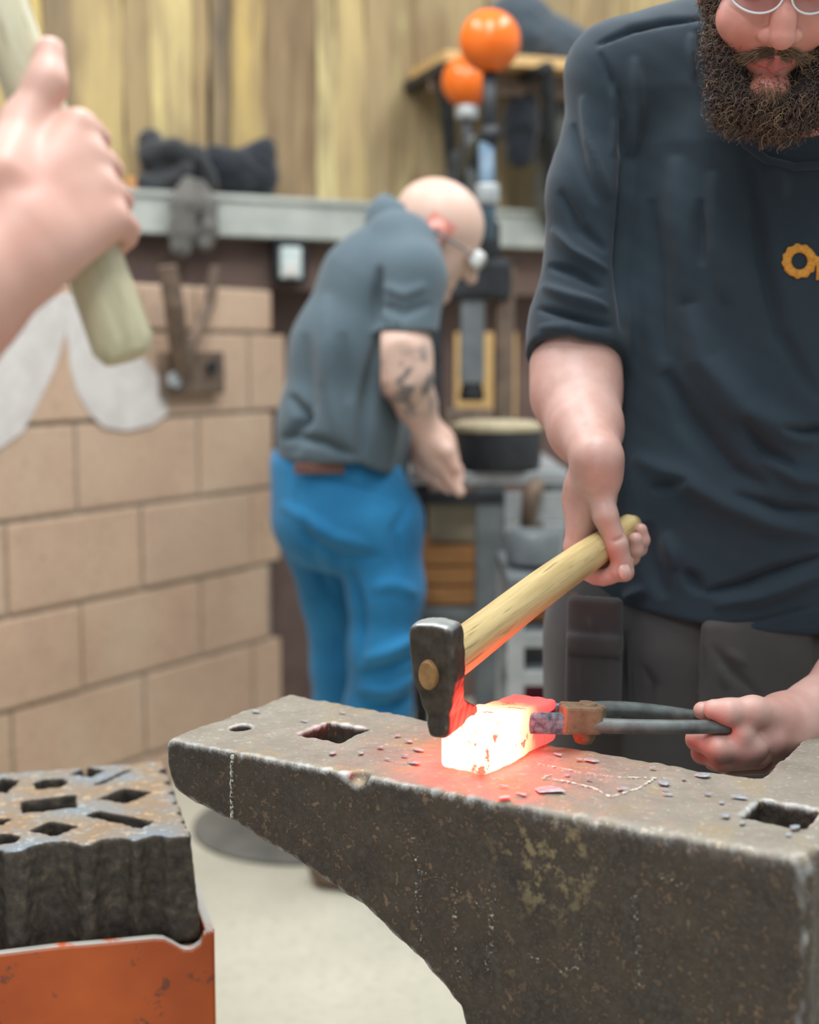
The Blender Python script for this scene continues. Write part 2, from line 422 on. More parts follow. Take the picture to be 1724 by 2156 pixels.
# block wall: recedes to the right; courses of hollow blocks, mortar recessed
WU = unit((math.sin(math.radians(32.9)), math.cos(math.radians(32.9)), 0)); WN = np.array([WU[1], -WU[0], 0.0])
WO = np.array([-0.948, 3.19, 0.0])
def WP(s, d, z): return WO + WU * s + WN * d + np.array([0, 0, z])
RW = basis(WU, WN, (0, 0, 1))
S0, S1 = -0.95, 1.02
wl = MB().box(WP((S0 + S1) / 2 - 0.01, -0.06, 0.675), (S1 - S0 - 0.02, 0.1, 1.35), RW)
wall_left = tag(wl.build('wall_left', M['mortar'], origin=WP(0, 0, 0)), kind='structure')
lines = [0.0, 0.101, 0.326, 0.551, 0.776, 1.001, 1.226, 1.352]
bid = 0
for r in range(len(lines) - 1):
    z0, z1 = lines[r] + 0.006, lines[r + 1] - 0.006
    if r == 0: z0 = 0.0
    x = 0.008 + (0.23 if r % 2 == 0 else 0.0) - 0.45 * 3
    end = S1 + (0.02 if r % 2 else -0.04) + (0.03 if r >= 4 else 0)
    while x < end:
        a, c = max(x + 0.006, S0), min(x + 0.444, end); x += 0.45
        if c - a < 0.03: continue
        pr = random.uniform(-0.003, 0.003)
        MB().box(WP((a + c) / 2, -0.05 + pr, (z0 + z1) / 2), (c - a, 0.1, z1 - z0), RW, 0.006).build('block', M['block'], wall_left)
# white paint daubed on the blocks: a big letter-like arch
def flat_paint(poly_px, name, mat, parent, thick=0.0025):
    pts = []
    for px, py in poly_px:
        r = ray(px, py); t = np.dot(WP(0, 0.004, 0) - CO, WN) / np.dot(r, WN); pts.append(CO + r * t)
    k = len(pts); V = pts + [p - WN * (thick + 0.004) for p in pts]
    Fc = [list(range(k)), list(range(k, 2 * k))[::-1]] + [[i, (i + 1) % k, k + (i + 1) % k, k + i] for i in range(k)]
    o = mk(name, V, Fc, mat, parent); bm = bmesh.new(); bm.from_mesh(o.data); bmesh.ops.recalc_face_normals(bm, faces=bm.faces); bm.to_mesh(o.data); bm.free(); return o
tag(flat_paint([(-70, 700), (-40, 660), (10, 632), (60, 620), (110, 616), (140, 690), (118, 770), (80, 850), (48, 910), (0, 945), (-40, 955), (-80, 940), (-95, 880), (-90, 790)], 'paint_mark', M['white'], wall_left), 'white brushed paint stroke, left leg of a letter')
tag(flat_paint([(112, 618), (160, 616), (205, 640), (250, 690), (340, 800), (352, 840), (352, 872), (320, 896), (265, 907), (220, 900), (190, 872), (165, 830), (150, 780), (140, 700)], 'paint_mark', M['white'], wall_left), 'white brushed paint stroke, right leg of a letter')

# back wall: brown boards below, waney planks above
BU = unit((math.sin(math.radians(62.8)), math.cos(math.radians(62.8)), 0)); BN = np.array([BU[1], -BU[0], 0.0])
BO = np.array([-0.80, 4.0, 0.0])
def BP(s, d, z): return BO + BU * s + BN * d + np.array([0, 0, z])
RB = basis(BU, BN, (0, 0, 1))
def bs(px):
    r = ray(px, 735); t = np.dot(BO - CO, BN) / np.dot(r, BN); return float(np.dot(CO + r * t - BO, BU))
def bp(px, py, d=0.0):
    r = ray(px, py); t = np.dot(BP(0, d, 0) - CO, BN) / np.dot(r, BN); return CO + r * t
wb = MB().box(BP(1.0, -0.1, 1.6), (5.4, 0.1, 3.2), RB)
wall_back = tag(wb.build('wall_back', M['brown_wall'], origin=BP(0, 0, 0)), kind='structure')
PL = [(-240, -120, '#c9b376'), (-120, -20, '#a8946a'), (-20, 103, '#c4ac68'), (106, 168, '#6d614a'), (170, 268, '#bda76f'), (271, 322, '#a28c62'), (325, 406, '#d2bf80'),
      (409, 440, '#a38b60'), (452, 492, '#49443f'), (495, 556, '#c0a562'), (559, 660, '#715a41'), (664, 702, '#d0c28a'), (704, 762, '#c4ae78'), (765, 822, '#a8946c'), (825, 862, '#cabd86'),
      (865, 925, '#a5926c'), (928, 1010, '#b5a074'), (1013, 1100, '#a5946c'), (1103, 1190, '#9a8b66'), (1193, 1290, '#b9a678'), (1293, 1400, '#c2ae7a'), (1403, 1520, '#a59068'), (1523, 1660, '#bea974')]
for i, (a, c, col) in enumerate(PL):
    s0, s1 = bs(a), bs(c); rs = random.Random(i); V = []; n = 14; dz = 0.026 + rs.uniform(-0.008, 0.008)
    if col == '#49443f': dz = 0.008
    for k in range(n + 1):
        z = 1.44 + (3.1 - 1.44) * k / n
        w0, w1 = rs.uniform(-0.006, 0.004), rs.uniform(-0.004, 0.006)
        V += [BP(s0 + w0, dz, z), BP(s1 + w1, dz + rs.uniform(-.002, .002), z), BP(s1 + w1 + 0.004, -0.049, z), BP(s0 + w0 - 0.004, -0.049, z)]
    Fc = [[4 * k + j, 4 * k + (j + 1) % 4, 4 * k + 4 + (j + 1) % 4, 4 * k + 4 + j] for k in range(n) for j in range(4)] + [[3, 2, 1, 0], [4 * n, 4 * n + 1, 4 * n + 2, 4 * n + 3]]
    o = mk('plank', V, Fc, M['plank'], wall_back); o.color = lin(col)
    o.location = (0, 0, 0)
# steel beam along the wall with its lower brown angle
def zb(px, py, d): return bp(px, py, d)[2]
bt, bb = zb(560, 424, 0.17), zb(560, 500, 0.17); bl = zb(560, 612, 0.1)
bm_root = thing('steel_beam', BP(0.6, 0.1, bb), 'pale grey steel beam running along the foot of the plank wall', 'beam')
MB().box(BP(0.55, 0.10, (bt + bb) / 2), (2.9, 0.14, bt - bb), RB, 0.004).build('web', M['beam'], bm_root)
MB().box(BP(0.55, 0.095, bt + 0.006), (2.9, 0.17, 0.016), RB, 0.003).build('top_flange', M['beam'], bm_root)
tag(MB().box(BP(0.55, 0.03, (bb + bl) / 2), (2.9, 0.12, bb - bl - 0.004), RB, 0.004).build('lower_angle', M['brown_wall'], bm_root), 'brown painted angle under the beam')
# socket box under the beam
sb = thing('switch_box', bp(608, 590, 0.16), 'small pale switch box in a dark frame under the steel beam', 'switch box')
c0 = bp(608, 551, 0.13); MB().box(c0, (0.10, 0.05, 0.125), RB, 0.006).build('frame', M['black_steel'], sb)
c1 = bp(611, 553, 0.16); MB().box(c1, (0.062, 0.03, 0.09), RB, 0.006).build('cover', simple('pale_plastic', '#b9c8c4', '#cfd8d2', 8, 0.4), sb)
MB().box(bp(612, 568, 0.178), (0.03, 0.012, 0.035), RB, 0.004).build('rocker', M['white'], sb)
# bracket with plate on the block wall
br = thing('wall_bracket', WP(0.45, 0.0, 0.95), 'rusty steel bracket with drilled square plate on the block wall', 'bracket')
def wp(px, py, d=0.0):
    r = ray(px, py); t = np.dot(WP(0, d, 0) - CO, WN) / np.dot(r, WN); return CO + r * t
MB().box(wp(404, 786, 0.016), (0.235, 0.03, 0.115), RW, 0.006).build('plate', M['rust_steel'], br)
MB().tube([wp(352, 560, 0.09), wp(366, 640, 0.09), wp(372, 700, 0.07), wp(385, 782, 0.045)], 0.026, 10).build('stem', M['rust_steel'], br)
MB().tube([wp(455, 560, 0.06), wp(440, 640, 0.05), wp(405, 720, 0.05), wp(392, 770, 0.045)], 0.016, 10).build('brace', M['rust_steel'], br)
for px, py in ((444, 773), (364, 800)):
    c = wp(px, py, 0.033); MB().tube([c - WN * 0.004, c + WN * 0.012], 0.017 if px > 400 else 0.022, 6).build('bolt', M['black_steel'] if px > 400 else M['lt_steel'], br)

# ------------------------------------------------------------------ anvil
a_root = thing('anvil', AP(0.5, 0.1, 0.36), 'big dark steel anvil with hardy holes and a worn grey face', 'anvil')
prof = [(-0.005, 0.725), (0.004, 0.706), (0.022, 0.697), (0.089, 0.681), (0.181, 0.652), (0.25, 0.625), (0.311, 0.589), (0.345, 0.562), (0.362, 0.545), (0.3695, 0.52), (0.372, 0.44), (0.36, 0.41), (0.34, 0.385), (0.34, 0.36)]
PS = np.array(prof); RA = basis(AL, AN, (0, 0, 1)).astype(np.float32)
def anvil_sdf(p):
    q = (p - AO.astype(np.float32)) @ RA; s, n, z = q[:, 0], q[:, 1], q[:, 2] + ATOP
    # underside: nearest distance to the polyline, signed by side
    d = np.full(len(s), 1e9, np.float32)
    for (a0, b0), (a1, b1) in zip(prof[:-1], prof[1:]):
        vx, vy = a1 - a0, b1 - b0; t = np.clip(((s - a0) * vx + (z - b0) * vy) / (vx * vx + vy * vy), 0, 1)
        d = np.minimum(d, np.hypot(s - a0 - t * vx, z - b0 - t * vy))
    zl = np.interp(s, PS[:10, 0], PS[:10, 1]); sl = np.interp(z, PS[::-1, 1], PS[::-1, 0])
    out = np.where(z > 0.6, (z < zl) | (s < -0.005), s < sl)
    under = np.where(out, d, -d)
    back = 0.232 - 0.05 * np.clip(s / 0.37, 0, 1) * 0.56
    w = 0.0012 * vnoise(p, 60, 3) + 0.0007 * vnoise(p, 170, 4)
    lip = 0.008 + 0.010 * np.clip((s - 0.3) / 0.2, 0, 1)
    b1 = np.maximum.reduce([s - 0.694, -s - 0.005])
    body = smax(smax(smax(under, b1, 0.012), np.maximum(-n, n - back), lip), smax(z - ATOP, 0.36 - z, 0.004), lip)
    ext = smax(smax(np.maximum(0.589 - s, s - 0.694), np.maximum(0.1 - n, n - 0.40), 0.010), np.maximum(z - ATOP, 0.60 - z), 0.010)
    body = smin(body, ext, 0.004)
    h1 = np.maximum(np.maximum(np.abs(s - 0.137) - 0.0275, np.abs(n - 0.119) - 0.030), 0.60 - z)
    h2 = np.maximum(np.maximum(np.abs(s - 0.640) - 0.028, np.abs(n - 0.104) - 0.027), 0.60 - z)
    ph = np.maximum(np.hypot(s - 0.040, n - 0.078) - 0.0118, 0.60 - z)
    for h, k in ((h1, 0.005), (h2, 0.006), (ph, 0.003)): body = smax(body, -h, k)
    dent = np.sqrt((s - 0.245) ** 2 + n ** 2 * 0.5 + (z - ATOP) ** 2) - 0.011
    body = smax(body, -dent, 0.006)
    return body + w
V, Q = sdf_mesh(anvil_sdf, np.minimum(AP(0, 0, .35), AP(.7, 0, .35)) - [0.03, 0.05, 0], AP(.7, .42, .775) * [1, 0, 1] + [0.02, 1.80, 0], 0.003)
M['anvil'] = anvil_mat(tuple(AP(0.455, 0, 0.712) - np.array(wloc(a_root))))
mk('body', V, Q, M['anvil'], a_root, True)
def strip(pts, w, name, mat, parent, up, lift=0.0007):
    pts = [np.array(p) for p in pts]; V = []; up = np.array(up, float)
    for i, p in enumerate(pts):
        d = unit(pts[min(i + 1, len(pts) - 1)] - pts[max(i - 1, 0)]); sd = np.cross(d, up) * w * (0.5 + 0.25 * math.sin(i * 2.3))
        V += [p - sd + up * lift, p + sd + up * lift, p + sd - up * 0.002, p - sd - up * 0.002]
    n = len(pts); Fc = [[4 * k + j, 4 * k + 4 + j, 4 * k + 4 + (j + 1) % 4, 4 * k + (j + 1) % 4] for k in range(n - 1) for j in range(4)] + [[0, 1, 2, 3], [4 * n - 1, 4 * n - 2, 4 * n - 3, 4 * n - 4]]
    return mk(name, V, Fc, mat, parent)
def dense(px, m=8):
    o = []
    for a, c in zip(px[:-1], px[1:]): o += [tuple(np.array(a) + (np.array(c) - np.array(a)) * t / m) for t in range(m)]
    return o + [px[-1]]
def fp(px, py):
    r = ray(px, py); t = np.dot(AO - AN * 0.0012 - CO, AN) / np.dot(r, AN); return CO + r * t
for line, w in (([(1130, 1607), (1215, 1625), (1300, 1637), (1380, 1638)], 0.0022), ([(1380, 1638), (1345, 1660), (1285, 1678)], 0.0022), ([(1285, 1678), (1250, 1660), (1190, 1645), (1140, 1638)], 0.003), ([(1140, 1638), (1160, 1632), (1168, 1640)], 0.0018)):
    strip([PZ(x, y, ATOP + 0.0012) for x, y in dense(line)], w, 'chalk_line', M['chalk'], a_root, (0, 0, 1), 0.0006)
for line, w, m in (([(488, 1590), (487, 1640), (487, 1722)], 0.0028, 'chalk'), ([(870, 1760), (878, 1850), (882, 1920), (885, 1990)], 0.006, 'chalk_faint'), ([(884, 1838), (930, 1850), (975, 1880), (1020, 1910)], 0.004, 'chalk_faint'),
                   ([(1036, 1860), (1034, 1950), (1028, 2050)], 0.006, 'chalk_faint'), ([(1110, 2000), (1140, 2030), (1180, 2045), (1220, 2030)], 0.0045, 'chalk_faint'), ([(1222, 1960), (1225, 2010), (1215, 2040)], 0.0045, 'chalk_faint'),
                   ([(1336, 1880), (1340, 1960), (1347, 2040), (1345, 2085)], 0.006, 'chalk_faint'), ([(1370, 1845), (1410, 1855), (1450, 1868)], 0.004, 'chalk_faint'), ([(955, 1880), (960, 2000), (968, 2080)], 0.004, 'chalk_faint')):
    strip([fp(x, y) for x, y in dense(line)], w, 'chalk_line', M[m], a_root, -AN, 0.0006)
# stand under the anvil
st = MB().box(AP(0.54, 0.13, 0.1785), (0.44, 0.34, 0.357), RA, 0.012); o = st.build('anvil_stand', M['black_steel'])
tag(o, 'black block stand carrying the big anvil', 'anvil stand')
# flakes of scale on the face
t_ = simple('blue_grey_scale', '#8d979e', '#bcc4c8', 90, 0.45, 0.4)
FL = [(1158, 1662, 0.019, 0.008), (1398, 1648, .0075, .005), (1245, 1600, .008, .004), (1480, 1632, .008, .005), (1557, 1678, .008, .004), (540, 1497, .006, .003), (1062, 1678, .006, .004), (1100, 1672, .007, .003), (880, 1578, .009, .003), (872, 1606, .008, .003),
      (1175, 1588, .006, .002), (1220, 1598, .005, .002), (1310, 1660, .007, .003), (1400, 1662, .005, .002), (1405, 1672, .007, .002), (1375, 1616, .005, .002), (1563, 1732, .004, .003), (1528, 1718, .005, .003), (1672, 1742, .005, .004), (1660, 1756, .003, .003),
      (860, 1560, .005, .003), (838, 1548, .004, .003), (700, 1585, .005, .004), (760, 1585, .004, .003), (800, 1572, .004, .003), (640, 1518, .007, .0016), (720, 1500, .006, .002), (850, 1590, .005, .002), (815, 1598, .005, .002), (1195, 1632, .004, .003), (1440, 1640, .003, .002), (1490, 1672, .004, .002), (1520, 1690, .003, .002), (1240, 1640, .004, .002), (1060, 1655, .006, .002)]
for i, (x, y, a, c) in enumerate(FL):
    rs = random.Random(50 + i); n = 7; ctr = PZ(x, y, ATOP + 0.0024); V = []
    for lay in (0.0, 0.0011):
        for k in range(n):
            an = 2 * math.pi * k / n; r = rs.uniform(0.55, 1.15) if lay == 0 else r0[k] * 0.93
            if lay == 0: r0 = (r0 + [r]) if k else [r]
            V.append(ctr + AL * a * r * math.cos(an) + AN * c * 1.5 * r * math.sin(an) + np.array([0, 0, lay * 0.7 + (0.0008 * math.cos(an) if i % 3 == 0 else 0)]))
    Fc = [list(range(n))[::-1], list(range(n, 2 * n))] + [[k, (k + 1) % n, n + (k + 1) % n, n + k] for k in range(n)]
    o = mk('scale_flake', V, Fc, t_)
    tag(o, 'largest blue-grey scale flake beside the chalk outline' if i == 0 else 'small blue-grey flake of forge scale on the anvil face', 'scale flake', 'scale flakes on the anvil')

# ------------------------------------------------------------------ hot billet
BH = 0.050
b1, b2, b3 = PZ(910, 1624, ATOP + .001), PZ(1024, 1636, ATOP + .001), PZ(1173, 1560, ATOP + .001)
bax = unit(b3 - b2); bside = unit(np.array([bax[1], -bax[0], 0])); BL = np.linalg.norm(b3 - b2); BW = abs(np.dot(b2 - b1, bside))
bo = b2 - bside * BW / 2           # near end, middle of the bottom edge
RBL = basis(bside, bax, (0, 0, 1)).astype(np.float32)
def billet_sdf(p):
    q = (p - bo.astype(np.float32)) @ RBL; x, y, z = q[:, 0], q[:, 1], q[:, 2]
    hw = BW / 2 * (1 + 0.06 * np.sin(y * 40)); top = BH + 0.004 * np.sin(y * 22 + 1.5) - 0.012 * np.clip((-x - 0.004) / 0.02, 0, 1) * np.clip((0.07 - y) / 0.05, 0, 1)
    d = smax(smax(np.abs(x) - hw, np.maximum(-y, y - BL), 0.006), np.maximum(-z, z - top), 0.006)
    gr = np.maximum(np.sqrt(((x - BW / 2) / 1.0) ** 2 + ((z - 0.024) / 0.75) ** 2) - 0.014, 0.100 - y)   # hollow that the tongs grip
    d = smax(d, -gr, 0.005)
    cut = np.sqrt((x + 0.008) ** 2 + (z - BH - 0.004) ** 2) - 0.006; d = smax(d, -np.maximum(cut, 0.09 - y), 0.004)
    return d + 0.0009 * vnoise(p, 90, 8)
V, Q = sdf_mesh(billet_sdf, bo - [0.07, 0.05, 0.01], bo + np.array([0.15, 0.20, 0.065]), 0.0016)
o = mk('steel_billet', V, Q, None, None, True, origin=bo); o.data.materials.append(hot_mat(bo, bax, BL))
tag(o, 'glowing white-hot steel billet lying on the anvil', 'billet')

# ------------------------------------------------------------------ handled fuller struck on the billet
hf = unit((math.sin(math.radians(27)), math.cos(math.radians(27)), 0)); hl = np.array([hf[1], -hf[0], 0.0])
FB = PZ(919, 1556, ATOP + BH - 0.006) + hl * 0.001        # near foot corner
tilt = math.radians(6)
hu = unit(np.array([0, 0, 1.0]) * math.cos(tilt) - hf * math.sin(tilt) - hl * 0.03); hf2 = unit(np.cross(hl * -1, hu) * -1)
hf2 = unit(hf - hu * np.dot(hf, hu)); hl2 = np.cross(hf2, hu)
f_root = thing('handled_fuller', FB, 'forging hammer with pale wooden handle standing on the glowing billet', 'hammer')
RF = basis(hl2, hf2, hu).astype(np.float32)
def head_sdf(p):
    q = (p - FB.astype(np.float32)) @ RF; x, y, z = q[:, 0], q[:, 1], q[:, 2]
    w = np.interp(z, [0, .012, .022, .034, .058, .075, .100, .112], [.0105, .0122, .0125, .0160, .0228, .0238, .0242, .0235])
    y0 = np.interp(z, [0, .012, .022, .034, .058, .112], [0.0, 0.0, .001, .000, -.001, -.001])
    y1 = np.interp(z, [0, .010, .028, .045, .060, .112], [.080, .074, .042, .031, .029, .029])
    d2 = smax(np.abs(x) - w, np.maximum(y0 - y, y - y1), 0.007)
    top = z - 0.114 - 0.003 * np.cos(x * 70) + 0.001
    d = smax(smax(d2, top, 0.007), -z + 0.0 + 0.35 * np.maximum(np.abs(x) - 0.006, 0), 0.004)
    return d * 0.85 + 0.0005 * vnoise(p, 150, 2)
V, Q = sdf_mesh(head_sdf, FB + RF @ np.array([0, .03, .05]) - 0.09, FB + RF @ np.array([0, .03, .05]) + 0.09, 0.0015)
tm = NT('hammered_tool_steel'); geo = tm.n('ShaderNodeNewGeometry'); nn = tm.noise(60, 5)
cc_ = tm.ramp(nn, [(0.3, lin('#39332f')), (0.7, lin('#5a5148'))]); sz = tm.n('ShaderNodeSeparateXYZ'); tm.l(geo.outputs['Normal'], sz.inputs[0])
cc_ = tm.mix(tm.ramp(sz.outputs[2], W01(0.45, 0.8)), cc_, lin('#a3a7a3')); cc_ = tm.mix(tm.math('MULTIPLY', tm.ramp(geo.outputs['Pointiness'], W01(0.52, 0.57)), 0.8), cc_, lin('#a9a9a6'))
tm.col(cc_); tm.b.inputs['Metallic'].default_value = 0.6; tm.rough(tm.ramp(nn, [(0.3, (0.35,) * 3), (0.7, (0.55,) * 3)])); tm.bump(nn, 0.35, 0.002)
mk('head', V, Q, tm.m, f_root, True)
def FPt(x, y, z): return FB + hl2 * x + hf2 * y + hu * z
GRIP = P(1288, 1146, 1.60); BUTT = P(1338, 1105, 1.645)
M['handle'] = wood_along('ash_handle', '#a88c59', '#d2bb85', '#7a5f38', BUTT - FPt(0, 0.03, 0.068))
eye0 = FPt(-0.003, -0.007, 0.066); eye1 = FPt(-0.002, 0.03, 0.068)
def bez(pts, n):
    o = []
    for i in range(n + 1):
        q = [np.array(p, float) for p in pts]; t = i / n
        while len(q) > 1: q = [a + (c - a) * t for a, c in zip(q[:-1], q[1:])]
        o.append(q[0])
    return o
hp = bez([eye1, FPt(0.0, 0.075, 0.066), GRIP + unit(eye1 - GRIP) * 0.16 + np.array([0, 0, 0.012]), GRIP + unit(eye1 - GRIP) * 0.06 + np.array([0, 0, 0.006]), BUTT], 26)
HR = np.interp(np.linspace(0, 1, 27), [0, .04, .1, .3, .5, .7, .85, .97, 1], [.0190, .0225, .0240, .0232, .0225, .0212, .0192, .0188, .012])
hb = MB().tube(hp, list(HR), 20, flat=0.72, updir=hu); o = hb.build('handle', M['handle'], f_root, True)
eb = MB().tube([FPt(-0.003, 0.0, 0.066), FPt(-0.003, -0.004, 0.066), eye0], [0.0150, 0.0150, 0.0135], 20, flat=0.66, updir=hu); o = autosmooth(eb.build('handle_end', wood_mat('end_grain', '#6f4f2f', '#a57d4c', (3, 3, 3), '#3d2b1a'), f_root)); o['label'] = 'wedged end of the handle showing through the eye'

# ------------------------------------------------------------------ tongs
g_root = thing('tongs', P(1230, 1530, 1.43), 'rusty forge tongs gripping the hot billet, reins held together', 'tongs')
TY = 1.425
M['tong'] = simple('tong_steel', '#6d5a45', '#8a7358', 60, 0.65, 0.3, 0.35); M['rein'] = simple('rein_steel', '#565b58', '#737b78', 40, 0.5, 0.4, 0.2)
jaw_t = NT('tong_jaw_steel'); jn = jaw_t.noise(120, 4); jaw_t.col(jaw_t.ramp(jn, [(0.35, lin('#4c5560')), (0.65, lin('#8b97a3'))])); jaw_t.b.inputs['Metallic'].default_value = 0.4; jaw_t.rough(0.5); jaw_t.bump(jn, 0.4, 0.002)
gx = unit(P(1560, 1530, 1.48) - P(1200, 1520, 1.425)); gy = unit(np.cross((0, 0, 1), gx)); gz = np.cross(gx, gy); RG = basis(gx, gy, gz)
def gp(px, py, dy=0.0): 
    Y = TY + (px - 1200) / 360 * 0.055 + dy; return P(px, py, Y)
MB().box(gp(1155, 1523, -0.012), (0.060, 0.014, 0.022), RG, 0.004).build('jaw', jaw_t.m, g_root)
MB().box(gp(1152, 1500, 0.030), (0.060, 0.014, 0.020), RG, 0.004).build('jaw', jaw_t.m, g_root)
MB().box(gp(1222, 1515, -0.012), (0.044, 0.018, 0.029), RG, 0.003).build('boss', M['tong'], g_root)
MB().box(gp(1226, 1499, 0.012), (0.048, 0.022, 0.018), RG, 0.003).build('boss', M['tong'], g_root)
c = gp(1236, 1494, -0.002); o = MB().tube([c - gz * 0.036, c - gz * 0.03, c + gz * 0.004, c + gz * 0.008], [0.009, 0.012, 0.012, 0.009], 14).build('rivet', M['tong'], g_root); autosmooth(o)
def rein(pts, r): 
    return MB().tube([p for p in bez(pts, 18)], list(np.linspace(r[0], r[1], 18)) + [r[1] * .85], 14)
autosmooth(rein([gp(1238, 1526, -0.012), gp(1300, 1531, -0.020), gp(1420, 1531, -0.034), gp(1572, 1530, -0.034)], (0.0085, 0.0075)).build('rein', M['rein'], g_root))
autosmooth(rein([gp(1250, 1494, 0.016), gp(1300, 1489, 0.02), gp(1360, 1490, 0.02), gp(1500, 1517, 0.014), gp(1570, 1524, 0.018)], (0.0088, 0.0072)).build('rein', M['rein'], g_root))
# ------------------------------------------------------------------ the smith
M['skin'] = skin_mat('smith_skin', '#b68d80', '#c4a094', '#b07c70')
M['shirt'] = cloth('black_tee', '#17252e', '#20303a', 600, 0.12)
M['trouser'] = cloth('charcoal_work_trousers', '#38383a', '#4a4743', 500, 0.1)
sm = thing('person', (0.47, 1.80, 0), 'bearded person in dark t-shirt holding the hammer and tongs', 'person')
def grip_finger(c, ax, e1, e2, off, R, th0, th1, r, n=5, lift=0.0):
    """finger wrapped round a bar: points on an arc about the bar's axis"""
    pts = []
    for i in range(n):
        t = math.radians(th0 + (th1 - th0) * i / (n - 1)); k = R + r + (lift if i == 0 else 0)
        pts.append(c + ax * off + k * (math.cos(t) * e1 + math.sin(t) * e2))
    return pts, list(np.linspace(r, r * 0.82, n))
# right arm and hand round the handle
hax = unit(BUTT - GRIP); e1 = unit(np.array([0, -1.0, 0.15]) - hax * np.dot([0, -1, 0.15], hax)); e2 = np.cross(e1, hax); e2 = e2 if e2[2] > 0 else -e2
fing = []
for k, (off, r, th0, th1) in enumerate(((-0.034, 0.0108, 140, 288), (-0.013, 0.0110, 142, 296), (0.010, 0.0103, 140, 338), (0.029, 0.0092, 138, 348))):
    fing.append(grip_finger(GRIP, hax, e1, e2, off, 0.0165, th0, th1, r, 8))
knk = [f[0][0] for f in fing]
wrist_r = P(1258, 965, 1.565); elbow_r = P(1212, 770, 1.725)
thumb = [P(1262, 1030, 1.572), P(1274, 1085, 1.560), P(1297, 1145, 1.563), P(1314, 1204, 1.570)]
def arm_r_sdf(p):
    d = chain(p, [P(1250, 420, 1.765), P(1219, 690, 1.745), elbow_r, P(1213, 830, 1.70), P(1232, 900, 1.645), wrist_r], [.033, .036, .0525, .0525, .042, .0275], 0.02)
    d = smin(d, chain(p, [wrist_r, P(1255, 1000, 1.575), P(1240, 1050, 1.605)], [.0275, .0285, .031], 0.01), 0.012)
    pc = P(1238, 1045, 1.60)
    pal = None
    for f, w in zip(fing, (0, 1, 2, 3)):
        base = P(1232 + 9 * w, 1030 - 3 * w, 1.59 + 0.012 * w)
        e = cap(p, base, f[0][0] + e2 * 0.004, 0.021, 0.0125); pal = e if pal is None else smin(pal, e, 0.014)
    d = smin(d, pal, 0.015)
    for pts, rad in fing: d = smin(d, chain(p, pts, rad, 0.004), 0.006)
    th = chain(p, thumb, [.0165, .0140, .0128, .0118], 0.006)
    th = smin(th, chain(p, [P(1245, 1010, 1.58), thumb[0]], [.022, .0165], 0.01), 0.008)
    d = smin(d, th, 0.007)
    for f in fing: d = smin(d, ell(p, f[0][0] + e2 * .005, (.0125, .0125, .0125)), .006)
    # crease of the thumb joint, bony wrist
    d = smax(d, -cap(p, P(1293, 1140, 1.549), P(1312, 1132, 1.552), .0015, .0015), 0.004)
    return d
parts = [sdf_mesh(arm_r_sdf, P(1100, 400, 1.83) * [1, 0, 0] + [0.0, 1.50, 0.90], [0.36, 1.86, 1.36], 0.0018)]
# left arm and hand on the reins
kn = [P(1578, 1500, 1.452), P(1566, 1545, 1.432), P(1566, 1588, 1.440), P(1585, 1608, 1.462)]
def arm_l_sdf(p):
    w = P(1720, 1492, 1.515)
    d = chain(p, [P(2010, 1000, 1.78), P(1925, 1300, 1.68), P(1800, 1435, 1.56), w], [.055, .052, .042, .033], 0.02)
    d = smin(d, chain(p, [w, P(1650, 1525, 1.485), P(1612, 1548, 1.462)], [.031, .033, .027], 0.012), 0.014)
    d = smin(d, ell(p, P(1640, 1545, 1.475), (.043, .022, .036)), 0.012)
    # fingers curled under and behind the reins
    for a, m, c, e, r in (((1588, 1572), (1512, 1577), (1469, 1556), (1512, 1540), .0132), ((1594, 1590), (1520, 1598), (1480, 1584), (1520, 1568), .0130), ((1602, 1604), (1540, 1611), (1505, 1600), (1540, 1588), .012)):
        yb = 1.440 if r > .0131 else (1.452 if r > .0125 else 1.468)
        d = smin(d, chain(p, [P(*a, yb), P(*m, yb - 0.004), P(*c, yb + 0.016), P(*e, yb + 0.042)], [r + .002, r, r * .93, r * .82], 0.006), 0.0035)
    # thumb lying on top
    d = smin(d, chain(p, [P(1640, 1510, 1.465), P(1585, 1497, 1.440), P(1535, 1499, 1.436), P(1503, 1494, 1.44)], [.021, .0155, .0135, .0112], 0.008), 0.009)
    # index tip showing beyond the thumb
    d = smin(d, chain(p, [P(1560, 1505, 1.47), P(1500, 1498, 1.468), P(1478, 1496, 1.463)], [.012, .011, .0098], 0.006), 0.003)
    for k_ in kn[1:3]: d = smin(d, ell(p, k_, (.010, .009, .010)), 0.012)
    return d
parts.append(sdf_mesh(arm_l_sdf, P(1455, 1660, 1.40) - [0, 0.02, 0.02], [0.80, 1.86, 1.18], 0.0018))
